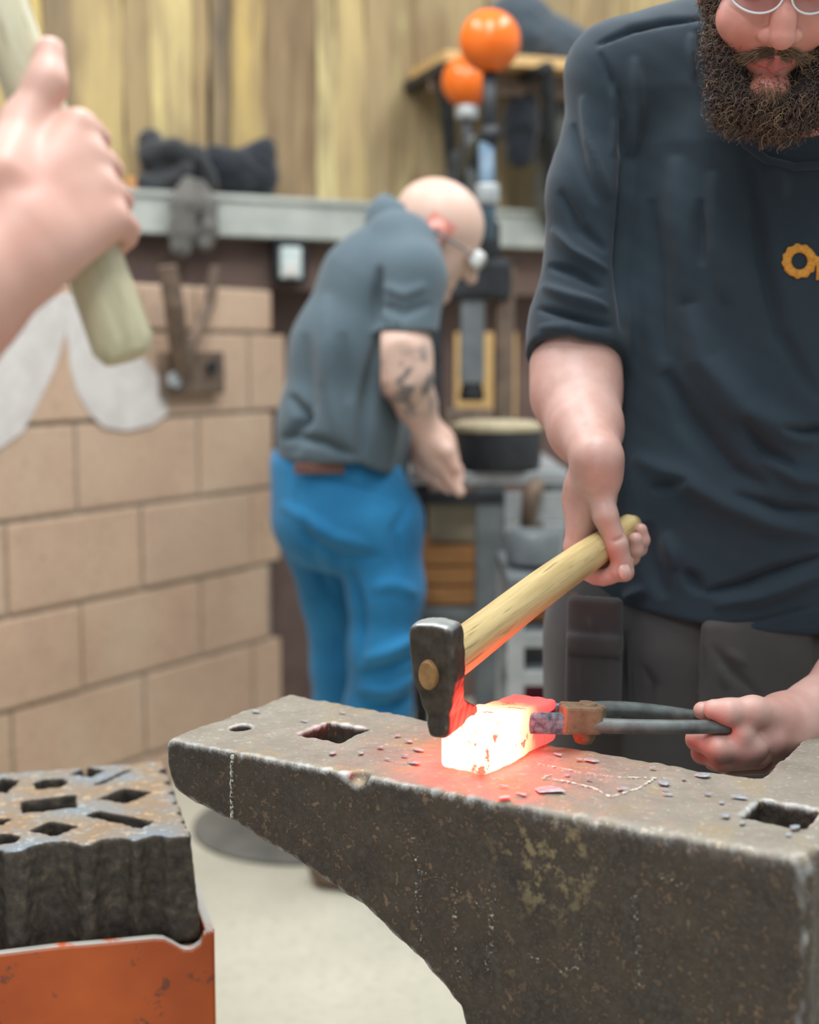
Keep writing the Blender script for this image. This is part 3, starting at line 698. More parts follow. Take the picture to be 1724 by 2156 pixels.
# head: frame with face forward fF, up fU, sideways fR
fF = unit((-0.06, -0.87, -0.50)); fR = unit(np.cross(fF, (0, 0, 1))) * -1; fR = unit(fR + np.array([0, 0, -0.03])); fU = unit(np.cross(fR, fF)); fU = fU if fU[2] > 0 else -fU
HS = 0.90
HO = P(1648, 80, 1.485) - fF * 0.116 * HS + fU * 0.040 * HS; HO32 = HO.astype(np.float32)
def hd(r, f, u): return HO + (fR * r + fF * f + fU * u) * HS
def hd0(r, f, u): return HO + fR * r + fF * f + fU * u
def sc(fn): return lambda p: fn(HO32 + (p - HO32) / HS) * HS
RH = basis(fR, fF, fU).astype(np.float32)
def head_s(p):
    d = ell(p, hd0(0, -.008, .035), (.077, .098, .098), RH)
    d = smin(d, ell(p, hd0(0, .045, -.045), (.058, .048, .066), RH), 0.03)
    for s in (-1, 1):
        d = smin(d, ell(p, hd0(s * .041, .062, -.036), (.030, .030, .026), RH), 0.018)
        d = smax(d, -ell(p, hd0(s * .033, .100, .002), (.020, .018, .014), RH), 0.012)
        d = smin(d, ell(p, hd0(s * .033, .076, .002), (.013, .013, .012), RH), 0.003)
        d = smin(d, ell(p, hd0(s * .079, -.012, -.01), (.012, .020, .032), RH), 0.006)
    d = smin(d, chain(p, [hd0(-.03, .086, .022), hd0(0, .09, .018), hd0(.03, .086, .022)], [.010, .009, .010], .01), 0.012)
    d = smin(d, chain(p, [hd0(0, .090, .012), hd0(0, .104, -.022), hd0(0, .110, -.040)], [.0095, .0125, .0155], .01), 0.010)
    for s in (-1, 1): d = smin(d, ell(p, hd0(s * .0165, .097, -.043), (.0105, .012, .0095), RH), 0.006)
    d = smin(d, ell(p, hd0(0, .086, -.112), (.026, .018, .018), RH), 0.02)
    d = smin(d, chain(p, [hd0(-.023, .088, -.074), hd0(0, .097, -.071), hd0(.023, .088, -.074)], [.0025, .0042, .0025], .004), 0.004)
    d = smin(d, chain(p, [hd0(-.021, .088, -.079), hd0(0, .096, -.081), hd0(.021, .088, -.079)], [.0025, .0052, .0025], .004), 0.004)
    d = smax(d, -chain(p, [hd0(-.026, .094, -.0762), hd0(0, .105, -.0758), hd0(.026, .094, -.0762)], [.0015] * 3, .003), 0.003)
    d = smin(d, cap(p, hd0(0, -.02, -.06), P(1690, 260, 1.72), .060, .068), 0.03)
    return d
parts.append(sdf_mesh(sc(head_s), HO - [0.16, 0.15, 0.28], HO + [0.16, 0.30, 0.17], 0.0021))
# core of the trunk (under the clothes) so that the figure is one body
parts.append(sdf_mesh(lambda p: smin(loft(p, [(0.86, .47, 1.84, .17, .10), (1.1, .47, 1.83, .19, .11), (1.40, .48, 1.80, .19, .09), (1.47, .48, 1.79, .09, .07), (1.53, .49, 1.76, .06, .06)]), smin(cap(p, P(1320, 190, 1.80), P(1255, 420, 1.765), .035, .032), cap(p, (0.70, 1.80, 1.40), P(2010, 1000, 1.78), .05, .05), .01), 0.03), [0.1, 1.6, 0.85], [0.95, 2.0, 1.56], 0.008))
V, Q = merge(parts)
body = mk('body', V, Q, M['skin'], sm, True)
# lips and reddened cheeks as material zones of the face
lipm = skin_mat('lip_skin', '#a8564f', '#b3625a', '#9c4a46'); facem = skin_mat('flushed_face', '#c07d6e', '#cf9484', '#b35f54', 20)
body.data.materials.append(facem); body.data.materials.append(lipm)
cen = V[Q].mean(1); q = (cen - HO) @ RH / HS
mi = np.zeros(len(Q), np.int32); mi[(cen[:, 2] > HO[2] - 0.25) & (np.linalg.norm(cen - HO, axis=1) < 0.25)] = 1
lipz = np.minimum(seg2(q[:, 0], q[:, 2], [(-.024, -.0755), (0, -.073), (.024, -.0755)]), seg2(q[:, 0], q[:, 2], [(-.021, -.0785), (0, -.080), (.021, -.0785)]))
mi[(lipz < 0.0048) & (q[:, 1] > 0.075) & (mi == 1)] = 2
body.data.polygons.foreach_set('material_index', mi)
# nails
def nail(c, n, up, w, l):
    n = unit(n); up = unit(np.array(up) - n * np.dot(up, n)); sd = np.cross(n, up); V = []
    for j, (a, k) in enumerate(((0.0, 1.0), (-0.0022, 1.05))):
        for i in range(14):
            t = 2 * math.pi * i / 14; x, y = math.cos(t), math.sin(t); ex = abs(x) ** 0.7 * math.copysign(1, x); ey = abs(y) ** 0.7 * math.copysign(1, y)
            V.append(np.array(c) + sd * w * ex * k + up * l * ey * k + n * (a - 0.0018 * ex * ex))
    Fc = [list(range(14)), list(range(14, 28))[::-1]] + [[i, 14 + i, 14 + (i + 1) % 14, (i + 1) % 14] for i in range(14)]
    o = mk('fingernail', V, Fc, M['nail'], body, True); return o
M['nail'] = simple('nail', '#c9a295', '#d6b3a6', 60, 0.35)
nail(P(1316, 1204, 1.5545), (0.18, -0.98, 0.06), P(1297, 1145, 1.563) - P(1314, 1204, 1.570), 0.0072, 0.0085)
# ---- t-shirt
ZY = lambda y, Y: float(P(1655, y, Y)[2])
tsec = [(ZY(1345, 1.72), .462, 1.815, .262, .155), (ZY(1200, 1.72), .465, 1.82, .255, .165), (ZY(1000, 1.72), .47, 1.82, .245, .172), (ZY(800, 1.72), .475, 1.815, .236, .165), (ZY(500, 1.7), .478, 1.80, .228, .145), (ZY(300, 1.7), .480, 1.785, .222, .130), (ZY(180, 1.7), .482, 1.78, .205, .115), (ZY(60, 1.72), .484, 1.78, .15, .09), (ZY(-20, 1.72), .486, 1.78, .08, .07)]
shp = P(1312, 168, 1.775); shl = np.array([0.955 - shp[0], 1.775, shp[2]])
def shirt_sdf(p):
    d = loft(p, tsec)
    d = smin(d, chain(p, [P(1560, 95, 1.775), shp], [.075, .074], .03), 0.045)
    d = smin(d, chain(p, [np.array([.955, 0, 0]) - P(1560, 95, 1.775) * [1, -1, -1], shl], [.075, .074], .03), 0.045)
    sl = chain(p, [shp, P(1250, 400, 1.755), P(1217, 700, 1.735), P(1208, 800, 1.72)], [.066, .0535, .0575, .0625], .03)
    axs = unit(P(1213, 700, 1.735) - P(1205, 800, 1.70)); cut = -((p - P(1211, 752, 1.72).astype(np.float32)) @ (axs * [1, 1, 1]).astype(np.float32))
    sl = smax(sl, cut, 0.004)
    d = smin(d, sl, 0.018)
    s2 = chain(p, [shl, P(2040, 820, 1.80), P(2015, 980, 1.78)], [.072, .066, .066], .03); d = smin(d, s2, 0.02)
    # hem droops: higher at the sides
    x = p[:, 0]; zh = ZY(1340, 1.66) + 0.25 * np.abs(x - 0.50) ** 1.5
    d = smax(d, zh - p[:, 2], 0.006)
    # neck opening
    nk = P(1672, 150, 1.70); d = smax(d, -cap(p, nk, nk + np.array([0.01, -0.10, 0.22]), .066, .12), 0.008)
    # open cuff and hollow hem
    return d
V, Q = sdf_mesh(shirt_sdf, [0.10, 1.58, 0.80], [0.92, 2.02, 1.66], 0.0035)
FO = [([(1252, 96), (1330, 62), (1400, 48), (1490, 40)], 7, -.006), ([(1262, 110), (1300, 200), (1318, 330), (1312, 450), (1306, 560), (1308, 700)], 12, -.008),
      ([(1290, 170), (1300, 250), (1290, 330)], 10, .005), ([(1335, 120), (1345, 220), (1330, 330)], 16, .006), ([(1470, 60), (1478, 150), (1482, 230)], 9, -.005), ([(1455, 70), (1462, 170)], 10, .004),
      ([(1420, 330), (1440, 500), (1450, 640)], 30, .007), ([(1372, 420), (1385, 600), (1400, 760)], 24, -.006), ([(1500, 360), (1510, 520), (1530, 640)], 22, .006), ([(1475, 420), (1478, 560)], 16, -.005),
      ([(1575, 330), (1590, 440), (1605, 560), (1640, 700), (1724, 840)], 22, -.009), ([(1625, 340), (1650, 420)], 20, .005), ([(1450, 640), (1480, 760), (1560, 860), (1640, 900), (1724, 930)], 36, .012),
      ([(1400, 780), (1450, 880), (1540, 990), (1620, 1030)], 24, -.009), ([(1560, 880), (1610, 950), (1680, 990)], 15, -.008), ([(1640, 900), (1690, 910), (1760, 905)], 12, -.009), ([(1600, 960), (1680, 1010), (1760, 1020)], 16, .006),
      ([(1330, 960), (1420, 1000), (1520, 1060), (1620, 1100), (1740, 1130)], 26, .008), ([(1370, 1030), (1450, 1010)], 14, -.005), ([(1540, 1040), (1640, 1075), (1740, 1080)], 14, -.007),
      ([(1480, 1250), (1560, 1235), (1640, 1205), (1740, 1170)], 12, -.009), ([(1440, 1200), (1480, 1250)], 14, -.006), ([(1500, 1275), (1600, 1255), (1740, 1205)], 16, .006), ([(1290, 1288), (1400, 1318), (1500, 1326), (1600, 1308), (1740, 1270)], 5, -.0025),
      ([(1360, 1100), (1370, 1180), (1400, 1260)], 22, -.006), ([(1400, 1120), (1420, 1200)], 20, .006), ([(1310, 1260), (1360, 1240)], 14, .005),
      ([(1150, 560), (1210, 575), (1270, 610)], 11, -.006), ([(1140, 600), (1200, 625), (1280, 650)], 12, .006), ([(1130, 650), (1200, 668), (1290, 690)], 10, -.006), ([(1135, 690), (1200, 690), (1290, 720)], 9, .004), ([(1125, 725), (1200, 712), (1290, 745)], 7, -.004),
      ([(1205, 260), (1225, 340), (1255, 430)], 12, -.005), ([(1225, 200), (1240, 300), (1280, 420)], 12, .005), ([(1180, 400), (1220, 480), (1280, 530)], 13, -.005), ([(1160, 480), (1210, 530), (1280, 570)], 11, .005)]
V = folds(V, Q, FO, 1.75); N = vnormals(V, Q); V = V + N * (0.0022 * vnoise(V, 14, 5) + 0.0010 * vnoise(V, 34, 6))[:, None]
shirt = mk('t_shirt', V, Q, M['shirt'], sm, True)
# embroidered letters O T on the chest, set on the cloth
from mathutils.bvhtree import BVHTree
bvh = BVHTree.FromPolygons([tuple(v) for v in V], [tuple(q_) for q_ in Q])
def on_shirt(px, py):
    r = ray(px, py); h = bvh.ray_cast(Vector(CO), Vector(r).normalized())
    return (np.array(h[0]), np.array(h[1])) if h[0] is not None else (P(px, py, 1.64), np.array([0, -1.0, 0]))
nkp = [on_shirt(x_, y_)[0] + np.array([0, -.001, 0]) for x_, y_ in dense([(1545, 262), (1570, 305), (1615, 338), (1670, 352), (1724, 348), (1775, 325)], 5)]
MB().tube(nkp, 0.005, 8).build('collar', M['shirt'], shirt, True)
M['thread'] = simple('gold_thread', '#b9791c', '#d5942c', 300, 0.6, bump=0.5)
def stitch(pts_in, pts_out, name, label):
    V = []; Fc = []; n = len(pts_in)
    for i in range(n):
        for k in range(5):
            t = k / 4; px = pts_in[i][0] * (1 - t) + pts_out[i][0] * t; py = pts_in[i][1] * (1 - t) + pts_out[i][1] * t
            p_, nn_ = on_shirt(px, py); V.append(p_ + np.array([0, -1, 0]) * (0.0012 + 0.0008 * math.sin(math.pi * t)) )
    for i in range(n - 1):
        for k in range(4): Fc.append([5 * i + k, 5 * i + k + 1, 5 * i + 6 + k, 5 * i + 5 + k])
    o = mk(name, V, Fc, M['thread'], shirt, True); s_ = o.modifiers.new('s', 'SOLIDIFY'); s_.thickness = 0.0012; s_.offset = 0
    return tag(o, label)
na = 40
stitch([(1682 + 17 * math.cos(a), 550 + 18 * math.sin(a)) for a in np.linspace(0, 2 * math.pi, na)], [(1682 + (36 + 2.2 * math.sin(a * 13)) * math.cos(a), 550 + (36 + 2.2 * math.cos(a * 11)) * math.sin(a)) for a in np.linspace(0, 2 * math.pi, na)], 'embroidered_letter', 'gold embroidered letter O')
stitch([(1704, 536), (1724, 541), (1745, 540), (1775, 540)], [(1704, 556), (1722, 556), (1745, 556), (1775, 556)], 'embroidered_letter', 'gold embroidered crossbar of letter T')
stitch([(1717, 553), (1718, 570), (1717, 590)], [(1740, 553), (1738, 570), (1738, 590)], 'embroidered_letter', 'gold embroidered stem of letter T')
# ---- trousers
zc = 0.80
def trouser_sdf(p):
    d = loft(p, [(0.60, .462, 1.82, .272, .142), (zc, .462, 1.82, .268, .145), (0.97, .462, 1.82, .25, .14)])
    for s in (-1, 1):
        leg = chain(p, [(0.462 + s * .145, 1.82, .80), (0.465 + s * .150, 1.83, .50), (0.465 + s * .150, 1.87, .10)], [.128, .105, .088], .03); d = smin(d, leg, 0.03)
    # crotch
    d = smax(d, -cap(p, (.464, 1.6, .55), (.464, 2.1, .55), .035, .035), 0.05)
    # hanging holster pocket on the hip and thigh pocket
    d = smin(d, rbox(p, P(1250, 1400, 1.66), (.034, .010, .085), .006, Rz(-0.35)), 0.003)
    d = smin(d, rbox(p, P(1252, 1356, 1.652), (.034, .010, .012), .004, Rz(-0.35)), 0.001)
    d = smin(d, rbox(p, P(1590, 1430, 1.672), (.068, .010, .075), .008, Rz(0.05)), 0.006)
    return smax(d, 0.075 - p[:, 2], 0.004)
V, Q = sdf_mesh(trouser_sdf, [0.15, 1.58, 0.06], [0.80, 2.02, 0.99], 0.0042)
V = folds(V, Q, [([(1318, 1330), (1316, 1400), (1322, 1490)], 6, -.006), ([(1335, 1340), (1332, 1420), (1338, 1500)], 5, .004), ([(1355, 1400), (1375, 1440), (1370, 1500)], 10, -.006), ([(1480, 1360), (1482, 1480)], 6, -.005),
                 ([(1500, 1360), (1540, 1410), (1600, 1470)], 10, -.006), ([(1530, 1370), (1570, 1400)], 10, .005), ([(1515, 1400), (1530, 1450)], 9, .005), ([(1240, 1300), (1255, 1340)], 6, .004), ([(1225, 1380), (1228, 1460)], 8, .004), ([(1270, 1380), (1272, 1470)], 8, -.003)])
N = vnormals(V, Q); V = V + N * (0.003 * vnoise(V, 16, 15))[:, None]
mk('trousers', V, Q, M['trouser'], sm, True)
MB().tube([P(1209, 1250, 1.735), P(1206, 1350, 1.735), P(1201, 1475, 1.735)], .006, 8).build('leather_strap', simple('strap_leather', '#5a342c', '#6d4236', 20, .6), sm)
for s in (-1, 1):
    x = 0.465 + s * .150
    V, Q = sdf_mesh(lambda p: smax(smin(chain(p, [(x, 1.90, .06), (x, 1.72, .045)], [.055, .045], .02), cap(p, (x, 1.88, .06), (x, 1.87, .15), .05, .05), .03), -p[:, 2], .004), [x - .08, 1.6, -.01], [x + .08, 2.0, .22], 0.007)
    mk('boot', V, Q, M['black_steel'], sm, True)
# ---- beard, moustache, hair: curled strands over a dark mass
M['beard_core'] = simple('beard_mass', '#231c1a', '#2c2421', 60, 0.9)
def hair_mat(name, c1, c2, c3):
    t = NT(name); at = t.n('ShaderNodeAttribute', attribute_name='tint'); t.col(t.ramp(at.outputs['Fac'], [(0, lin(c1)), (0.55, lin(c2)), (1, lin(c3))])); t.rough(0.42); return t.m
M['beard'] = hair_mat('beard_hair', '#33292a', '#5d4b42', '#977a5a')
def beard_sdf(p):
    d = None
    for c, r in ((hd0(-.056, .025, -.045), (.011, .028, .038)), (hd0(-.046, .042, -.082), (.018, .028, .034)), (hd0(-.037, .058, -.112), (.025, .030, .030)), (hd0(-.030, .072, -.130), (.026, .026, .024)), (hd0(.012, .082, -.134), (.030, .026, .026)), (hd0(.036, .066, -.120), (.030, .032, .030)), (hd0(.054, .042, -.085), (.020, .030, .036)), (hd0(.062, .025, -.045), (.012, .028, .038)), (hd0(0, .05, -.118), (.045, .036, .026)), (hd0(.045, .040, -.128), (.032, .034, .028))):
        e = ell(p, c, r, RH); d = e if d is None else smin(d, e, 0.018)
    d = smin(d, ell(p, hd0(-.066, .005, -.01), (.009, .022, .035), RH), .012); d = smin(d, ell(p, hd0(.070, .005, -.01), (.010, .022, .035), RH), .012)
    d = smax(d, -ell(p, hd0(0, .115, -.086), (.040, .055, .032), RH), 0.01)
    return d + 0.003 * vnoise(p, 75, 9)
Vb, Qb = sdf_mesh(sc(beard_sdf), HO - [0.16, 0.22, 0.26], HO + [0.16, 0.10, 0.10], 0.0028)
beard = mk('beard', Vb, Qb, M['beard_core'], sm, True)
Nb = vnormals(Vb, Qb)
def strands(pts, nrm, fn, name, mat, parent, seed=1):
    rs = np.random.RandomState(seed); res = [fn(c, n, rs) for c, n in zip(pts, nrm)]
    A = np.array([r[0] for r in res]); rad = np.array([r[1] for r in res]); K, m = A.shape[:2]
    D = np.empty_like(A); D[:, 1:-1] = A[:, 2:] - A[:, :-2]; D[:, 0] = A[:, 1] - A[:, 0]; D[:, -1] = A[:, -1] - A[:, -2]; D /= np.linalg.norm(D, axis=2, keepdims=True) + 1e-9
    u = np.cross(D[:, 0], [0.3, 0.5, 0.8]); V = np.empty((K, m, 3, 3))
    for i in range(m):
        u = u - D[:, i] * (u * D[:, i]).sum(1, keepdims=True); u /= np.linalg.norm(u, axis=1, keepdims=True) + 1e-9; w = np.cross(D[:, i], u); r = (rad * (1 - 0.7 * i / (m - 1)))[:, None]
        for k in range(3): V[:, i, k] = A[:, i] + r * (math.cos(2.094 * k) * u + math.sin(2.094 * k) * w)
    base = np.array([[i * 3 + k, i * 3 + (k + 1) % 3, i * 3 + 3 + (k + 1) % 3, i * 3 + 3 + k] for i in range(m - 1) for k in range(3)])
    Fc = (base[None] + (np.arange(K) * m * 3)[:, None, None]).reshape(-1, 4)
    o = mk(name, V.reshape(-1, 3), Fc, mat, parent, True); at = o.data.attributes.new('tint', 'FLOAT', 'POINT'); at.data.foreach_set('value', np.repeat([r[2] for r in res], m * 3)); return o
def curl(c, n, rs):
    L = rs.uniform(0.010, 0.022); dn = unit(n * 0.55 + fU * -0.6 + rs.normal(size=3) * 0.35); a = unit(np.cross(dn, rs.normal(size=3))); b_ = np.cross(dn, a)
    w = rs.uniform(.0022, .0055); tw = rs.uniform(7, 16); ph = rs.uniform(0, 6)
    path = [c - n * 0.002 + dn * L * t - np.array([0, 0, .008]) * t * t + w * min(1, t * 3) * (math.cos(tw * t + ph) * a + math.sin(tw * t + ph) * b_) for t in np.linspace(0, 1, 12)]
    up = np.dot(c - HO, fU); ctr = 1 - min(1, abs(np.dot(c - HO, fR)) / 0.07)
    return path, rs.uniform(.0006, .0010), float(np.clip(rs.normal(0.35, 0.2) + 0.3 * ctr + (0.15 if up > -.06 else 0), 0, 1))
qb = (Vb - HO) @ RH / HS; vis = np.where((Nb @ unit(CO - HO) > -0.25) & ~(((qb[:, 0] / .040) ** 2 + ((qb[:, 2] + .086) / .031) ** 2 < 1) & (qb[:, 1] > .05)))[0]; sel = np.random.RandomState(4).choice(vis, 3400)
o = strands(Vb[sel], Nb[sel], curl, 'beard_curls', M['beard'], beard, 11); o['kind'] = 'stuff'
# moustache and chin stubble
mc, mn = [], []
rs0 = np.random.RandomState(3)
bh = BVHTree.FromPolygons([tuple(v) for v in parts[2][0]], [tuple(q_) for q_ in parts[2][1]])
def on_face(r, u):
    h = bh.ray_cast(Vector(hd(r, 0.2, u)), Vector(-fF)); return (np.array(h[0]), np.array(h[1])) if h[0] is not None else (hd(r, .09, u), fF)
for i in range(2300):
    s = rs0.choice([-1, 1]); t = rs0.uniform(0.0, 1); r_ = s * (0.001 + 0.047 * t); u_ = -0.0625 - 0.020 * t ** 1.4 + rs0.uniform(-.006, .006)
    if abs(r_) < .024 and u_ < -.0685: continue
    a, b_ = on_face(r_, u_); mc.append(a); mn.append(b_)
def mous(c, n, rs):
    s = 1 if np.dot(c - HO, fR) > 0 else -1; L = rs.uniform(.010, .018); dn = unit(n * 0.35 + fR * s * 0.7 - fU * 0.45 + rs.normal(size=3) * 0.25)
    return [c - n * .001 + dn * L * t - n * .004 * t * t for t in np.linspace(0, 1, 5)], rs.uniform(.0004, .0006), float(np.clip(rs.normal(.8, .2), 0, 1))
o = strands(mc, mn, mous, 'moustache', M['beard'], sm, 5); o['kind'] = 'stuff'
mc, mn = [], []
for i in range(1700):
    r_, u_ = rs0.uniform(-.046, .046), rs0.uniform(-.122, -.086)
    if abs(r_) < .030 and u_ > -.093: continue
    a, b_ = on_face(r_, u_); mc.append(a); mn.append(b_)
def chinh(c, n, rs):
    L = rs.uniform(.006, .013); dn = unit(n * 0.6 - fU * 0.7 + rs.normal(size=3) * 0.35)
    return [c - n * .001 + dn * L * t - n * .003 * t * t for t in np.linspace(0, 1, 5)], rs.uniform(.0004, .0007), float(np.clip(rs.normal(.75, .2), 0, 1))
o = strands(mc, mn, chinh, 'chin_hair', M['beard'], sm, 6); o['kind'] = 'stuff'
V, Q = sdf_mesh(sc(lambda p: smax(ell(p, hd0(0, -.014, .042), (.088, .107, .105), RH), (p - hd0(0, .058, 0).astype(np.float32)) @ (fF * 0.9 + fU * -0.35).astype(np.float32), .01) + .002 * vnoise(p, 80, 2)), HO - .16, HO + .17, 0.004)
mk('hair', V, Q, M['beard_core'], sm, True)
# safety glasses
gl = NT('clear_lens'); gl.b.inputs['Transmission Weight'].default_value = 1.0; gl.rough(0.05); gl.b.inputs['IOR'].default_value = 1.1; gl.col((0.95, 0.97, 1, 1))
M['rim'] = simple('clear_rim', '#c9cdd0', '#dfe2e4', 10, 0.2)
def lens_pt(s, a, k=1.0): 
    x, y = math.cos(a), math.sin(a); r = s * .034 + .029 * k * x; u = .004 + .021 * k * y - .004 * s * x * 0; return hd(r, .108 - 1.9 * (r) ** 2 * 4.2, u)
eye_g = thing('safety_glasses', hd(0, .1, 0), 'clear round-lensed safety glasses on the bearded face', 'glasses')
for s in (-1, 1):
    rim = MB().tube([lens_pt(s, a) for a in np.linspace(0, 2 * math.pi, 33)], 0.0013, 8, cap=False).build('rim', M['rim'], eye_g, True)
    V = [lens_pt(s, 0, 0)] + [lens_pt(s, a, k) for k in (0.5, 0.97) for a in np.linspace(0, 2 * math.pi, 25)[:-1]]
    Fc = [[0, 1 + i, 1 + (i + 1) % 24] for i in range(24)] + [[1 + i, 25 + i, 25 + (i + 1) % 24, 1 + (i + 1) % 24] for i in range(24)]
    o = mk('lens', V, Fc, gl.m, eye_g, True); k = o.modifiers.new('s', 'SOLIDIFY'); k.thickness = 0.0012
    MB().tube([lens_pt(s, 0 if s > 0 else math.pi), hd(s * .083, .03, .006), hd(s * .088, -.02, 0)], 0.0018, 8).build('temple', M['rim'], eye_g, True)
MB().tube([lens_pt(-1, 0), hd(0, .110, .006), lens_pt(1, math.pi)], 0.0013, 8).build('bridge', M['rim'], eye_g, True)
# ------------------------------------------------------------------ bald man at the press
bm_ = thing('person', (-0.13, 2.95, 0), 'bald person in grey t-shirt and blue jeans bending over a bench', 'person')
M['skin2'] = skin_mat('pale_skin', '#c4a391', '#d0b4a2', '#c8917f', 18, tattoo=tuple(P(868, 800, 2.745) - np.array([-0.13, 2.95, 0])))
M['tee2'] = cloth('slate_grey_tee', '#47575f', '#56666d', 400, 0.12); M['denim'] = cloth('blue_denim', '#0d628f', '#2079a8', 420, 0.1)
f2 = unit((0.80, -0.06, -0.58)); r2 = unit(np.cross(f2, (0, 0, 1))); u2 = np.cross(r2, f2); H2 = P(922, 492, 2.93); R2 = basis(r2, f2, u2).astype(np.float32)
def h2(r, f, u): return H2 + r2 * r + f2 * f + u2 * u
def bald_head(p):
    d = ell(p, h2(0, -.012, .020), (.076, .098, .088), R2)
    d = smin(d, ell(p, h2(0, .050, -.050), (.055, .042, .062), R2), .03)
    d = smin(d, chain(p, [h2(0, .085, .01), h2(0, .110, -.035)], [.010, .014], .01), .012)
    d = smin(d, ell(p, h2(0, .078, -.10), (.026, .022, .02), R2), .02)
    d = smin(d, chain(p, [h2(-.022, .088, -.072), h2(.022, .088, -.072)], [.006, .006], .005), .006)
    for s in (-1, 1):
        d = smax(d, -ell(p, h2(s * .032, .098, .0), (.018, .016, .013), R2), .01); d = smin(d, ell(p, h2(s * .03, .072, 0), (.013, .013, .012), R2), .003)
        ear = smax(ell(p, h2(s * .078, .002, -.014), (.012, .022, .034), R2), -ell(p, h2(s * .091, .006, -.014), (.010, .013, .022), R2), .004); d = smin(d, ear, .006)
    return smin(d, cap(p, h2(0, -.045, -.05), P(845, 520, 2.94), .058, .066), .03)
def bald_arm(p):
    d = chain(p, [P(862, 560, 2.81), P(852, 675, 2.775), P(846, 740, 2.76), P(852, 790, 2.755), P(876, 850, 2.79), P(893, 893, 2.805)], [.030, .040, .0580, .0535, .040, .029], .02)
    d = smin(d, chain(p, [P(893, 893, 2.805), P(918, 935, 2.82), P(930, 965, 2.825)], [.030, .038, .036], .015), .015)
    for i, (a, b_, c) in enumerate((((930, 975), (950, 1010), (968, 1036)), ((945, 965), (962, 990), (966, 1012)), ((915, 985), (925, 1010), (945, 1030)), ((900, 975), (905, 1000), (925, 1018)))):
        y = 2.80 + .018 * i; d = smin(d, chain(p, [P(*a, y), P(*b_, y), P(*c, y - .005)], [.0145, .0125, .011], .006), .008)
    d = smin(d, chain(p, [P(905, 920, 2.80), P(940, 950, 2.785), P(958, 985, 2.785)], [.020, .0155, .012], .01), .01)
    return d
def bald_arm_far(p):
    d = chain(p, [P(850, 620, 3.08), P(830, 780, 3.10), P(870, 900, 3.0), P(890, 950, 2.93)], [.05, .05, .042, .03], .02)
    d = smin(d, chain(p, [P(885, 940, 2.94), P(905, 980, 2.90), P(935, 1010, 2.885)], [.033, .036, .026], .015), .01)
    return d
pp = [sdf_mesh(bald_head, H2 - .22, H2 + .2, 0.004), sdf_mesh(bald_arm, P(800, 1060, 2.7), P(1000, 540, 2.9) + [0, .02, 0], 0.0032), sdf_mesh(bald_arm_far, P(770, 1050, 2.85) - [0.02, 0.02, 0], P(960, 560, 3.2), 0.006),
      sdf_mesh(lambda p: chain(p, [P(700, 1000, 2.95), P(735, 760, 2.95), P(800, 580, 2.95), P(845, 520, 2.94)], [.10, .11, .09, .06], .03), [-.35, 2.75, .85], [0.1, 3.15, 1.45], .012)]
V, Q = merge(pp); bbody = mk('body', V, Q, M['skin2'], bm_, True)
bbody.data.materials.append(skin_mat('flushed_ear', '#d0887a', '#d88f80', '#c4675c')); cen = V[Q].mean(1); q = (cen - H2) @ R2
mi = np.zeros(len(Q), np.int32); mi[(np.abs(q[:, 0]) > .066) & (np.abs(q[:, 1] - .002) < .03) & (np.abs(q[:, 2] + .014) < .045)] = 1; bbody.data.polygons.foreach_set('material_index', mi)
def tee_sdf(p):
    d = None
    for Y in (2.86, 3.05):
        e = chain(p, [P(706, 1000, Y), P(712, 900, Y), P(735, 740, Y), P(785, 600, Y), P(836, 528, Y)], [.118, .122, .118, .104, .082], .03); d = e if d is None else smin(d, e, .06)
    d = smin(d, chain(p, [P(800, 680, 2.95), P(800, 980, 2.93)], [.085, .062], .03), .03)
    sl = chain(p, [P(848, 540, 2.86), P(858, 585, 2.80), P(850, 720, 2.77)], [.078, .074, .0665], .03)
    sl = smax(sl, ((P(850, 699, 2.77).astype(np.float32) - p) @ unit((0.03, 0.02, 1.0)).astype(np.float32)), .004); sl = smax(sl, -chain(p, [P(849, 660, 2.77), P(850, 740, 2.765)], [.050, .0600], .01), .003)
    d = smin(d, sl, .02)
    d = smin(d, chain(p, [P(846, 540, 3.04), P(850, 600, 3.09), P(838, 700, 3.10)], [.075, .072, .066], .03), .03)
    hz = P(700, 968, 2.85)[2] - 0.05 * np.clip((p[:, 0] - P(760, 990, 2.85)[0]) / .1, 0, 1)
    d = smax(d, hz - p[:, 2], .008)
    d = smin(d, smax(cap(p, P(835, 470, 2.94), P(858, 505, 2.94), .068, .075), -cap(p, P(850, 450, 2.94), P(870, 500, 2.94), .055, .06), .006), .01)
    return d
V, Q = sdf_mesh(tee_sdf, [-.34, 2.66, .86], [0.14, 3.24, 1.50], 0.0055)
V = folds(V, Q, [([(800, 560), (790, 640), (788, 700)], 10, -.012), ([(800, 700), (770, 850), (755, 1000)], 12, -.010), ([(640, 700), (650, 850), (620, 960)], 18, -.008), ([(690, 620), (690, 800), (720, 940)], 22, .008), ([(720, 700), (735, 850)], 16, -.006), ([(610, 830), (640, 880), (600, 930)], 12, -.012), ([(590, 920), (680, 930), (750, 960)], 10, -.010), ([(800, 600), (850, 620), (900, 600)], 12, .004), ([(790, 640), (850, 660), (910, 640)], 10, -.004)], 2.0)
mk('t_shirt', V, Q, M['tee2'], bm_, True)
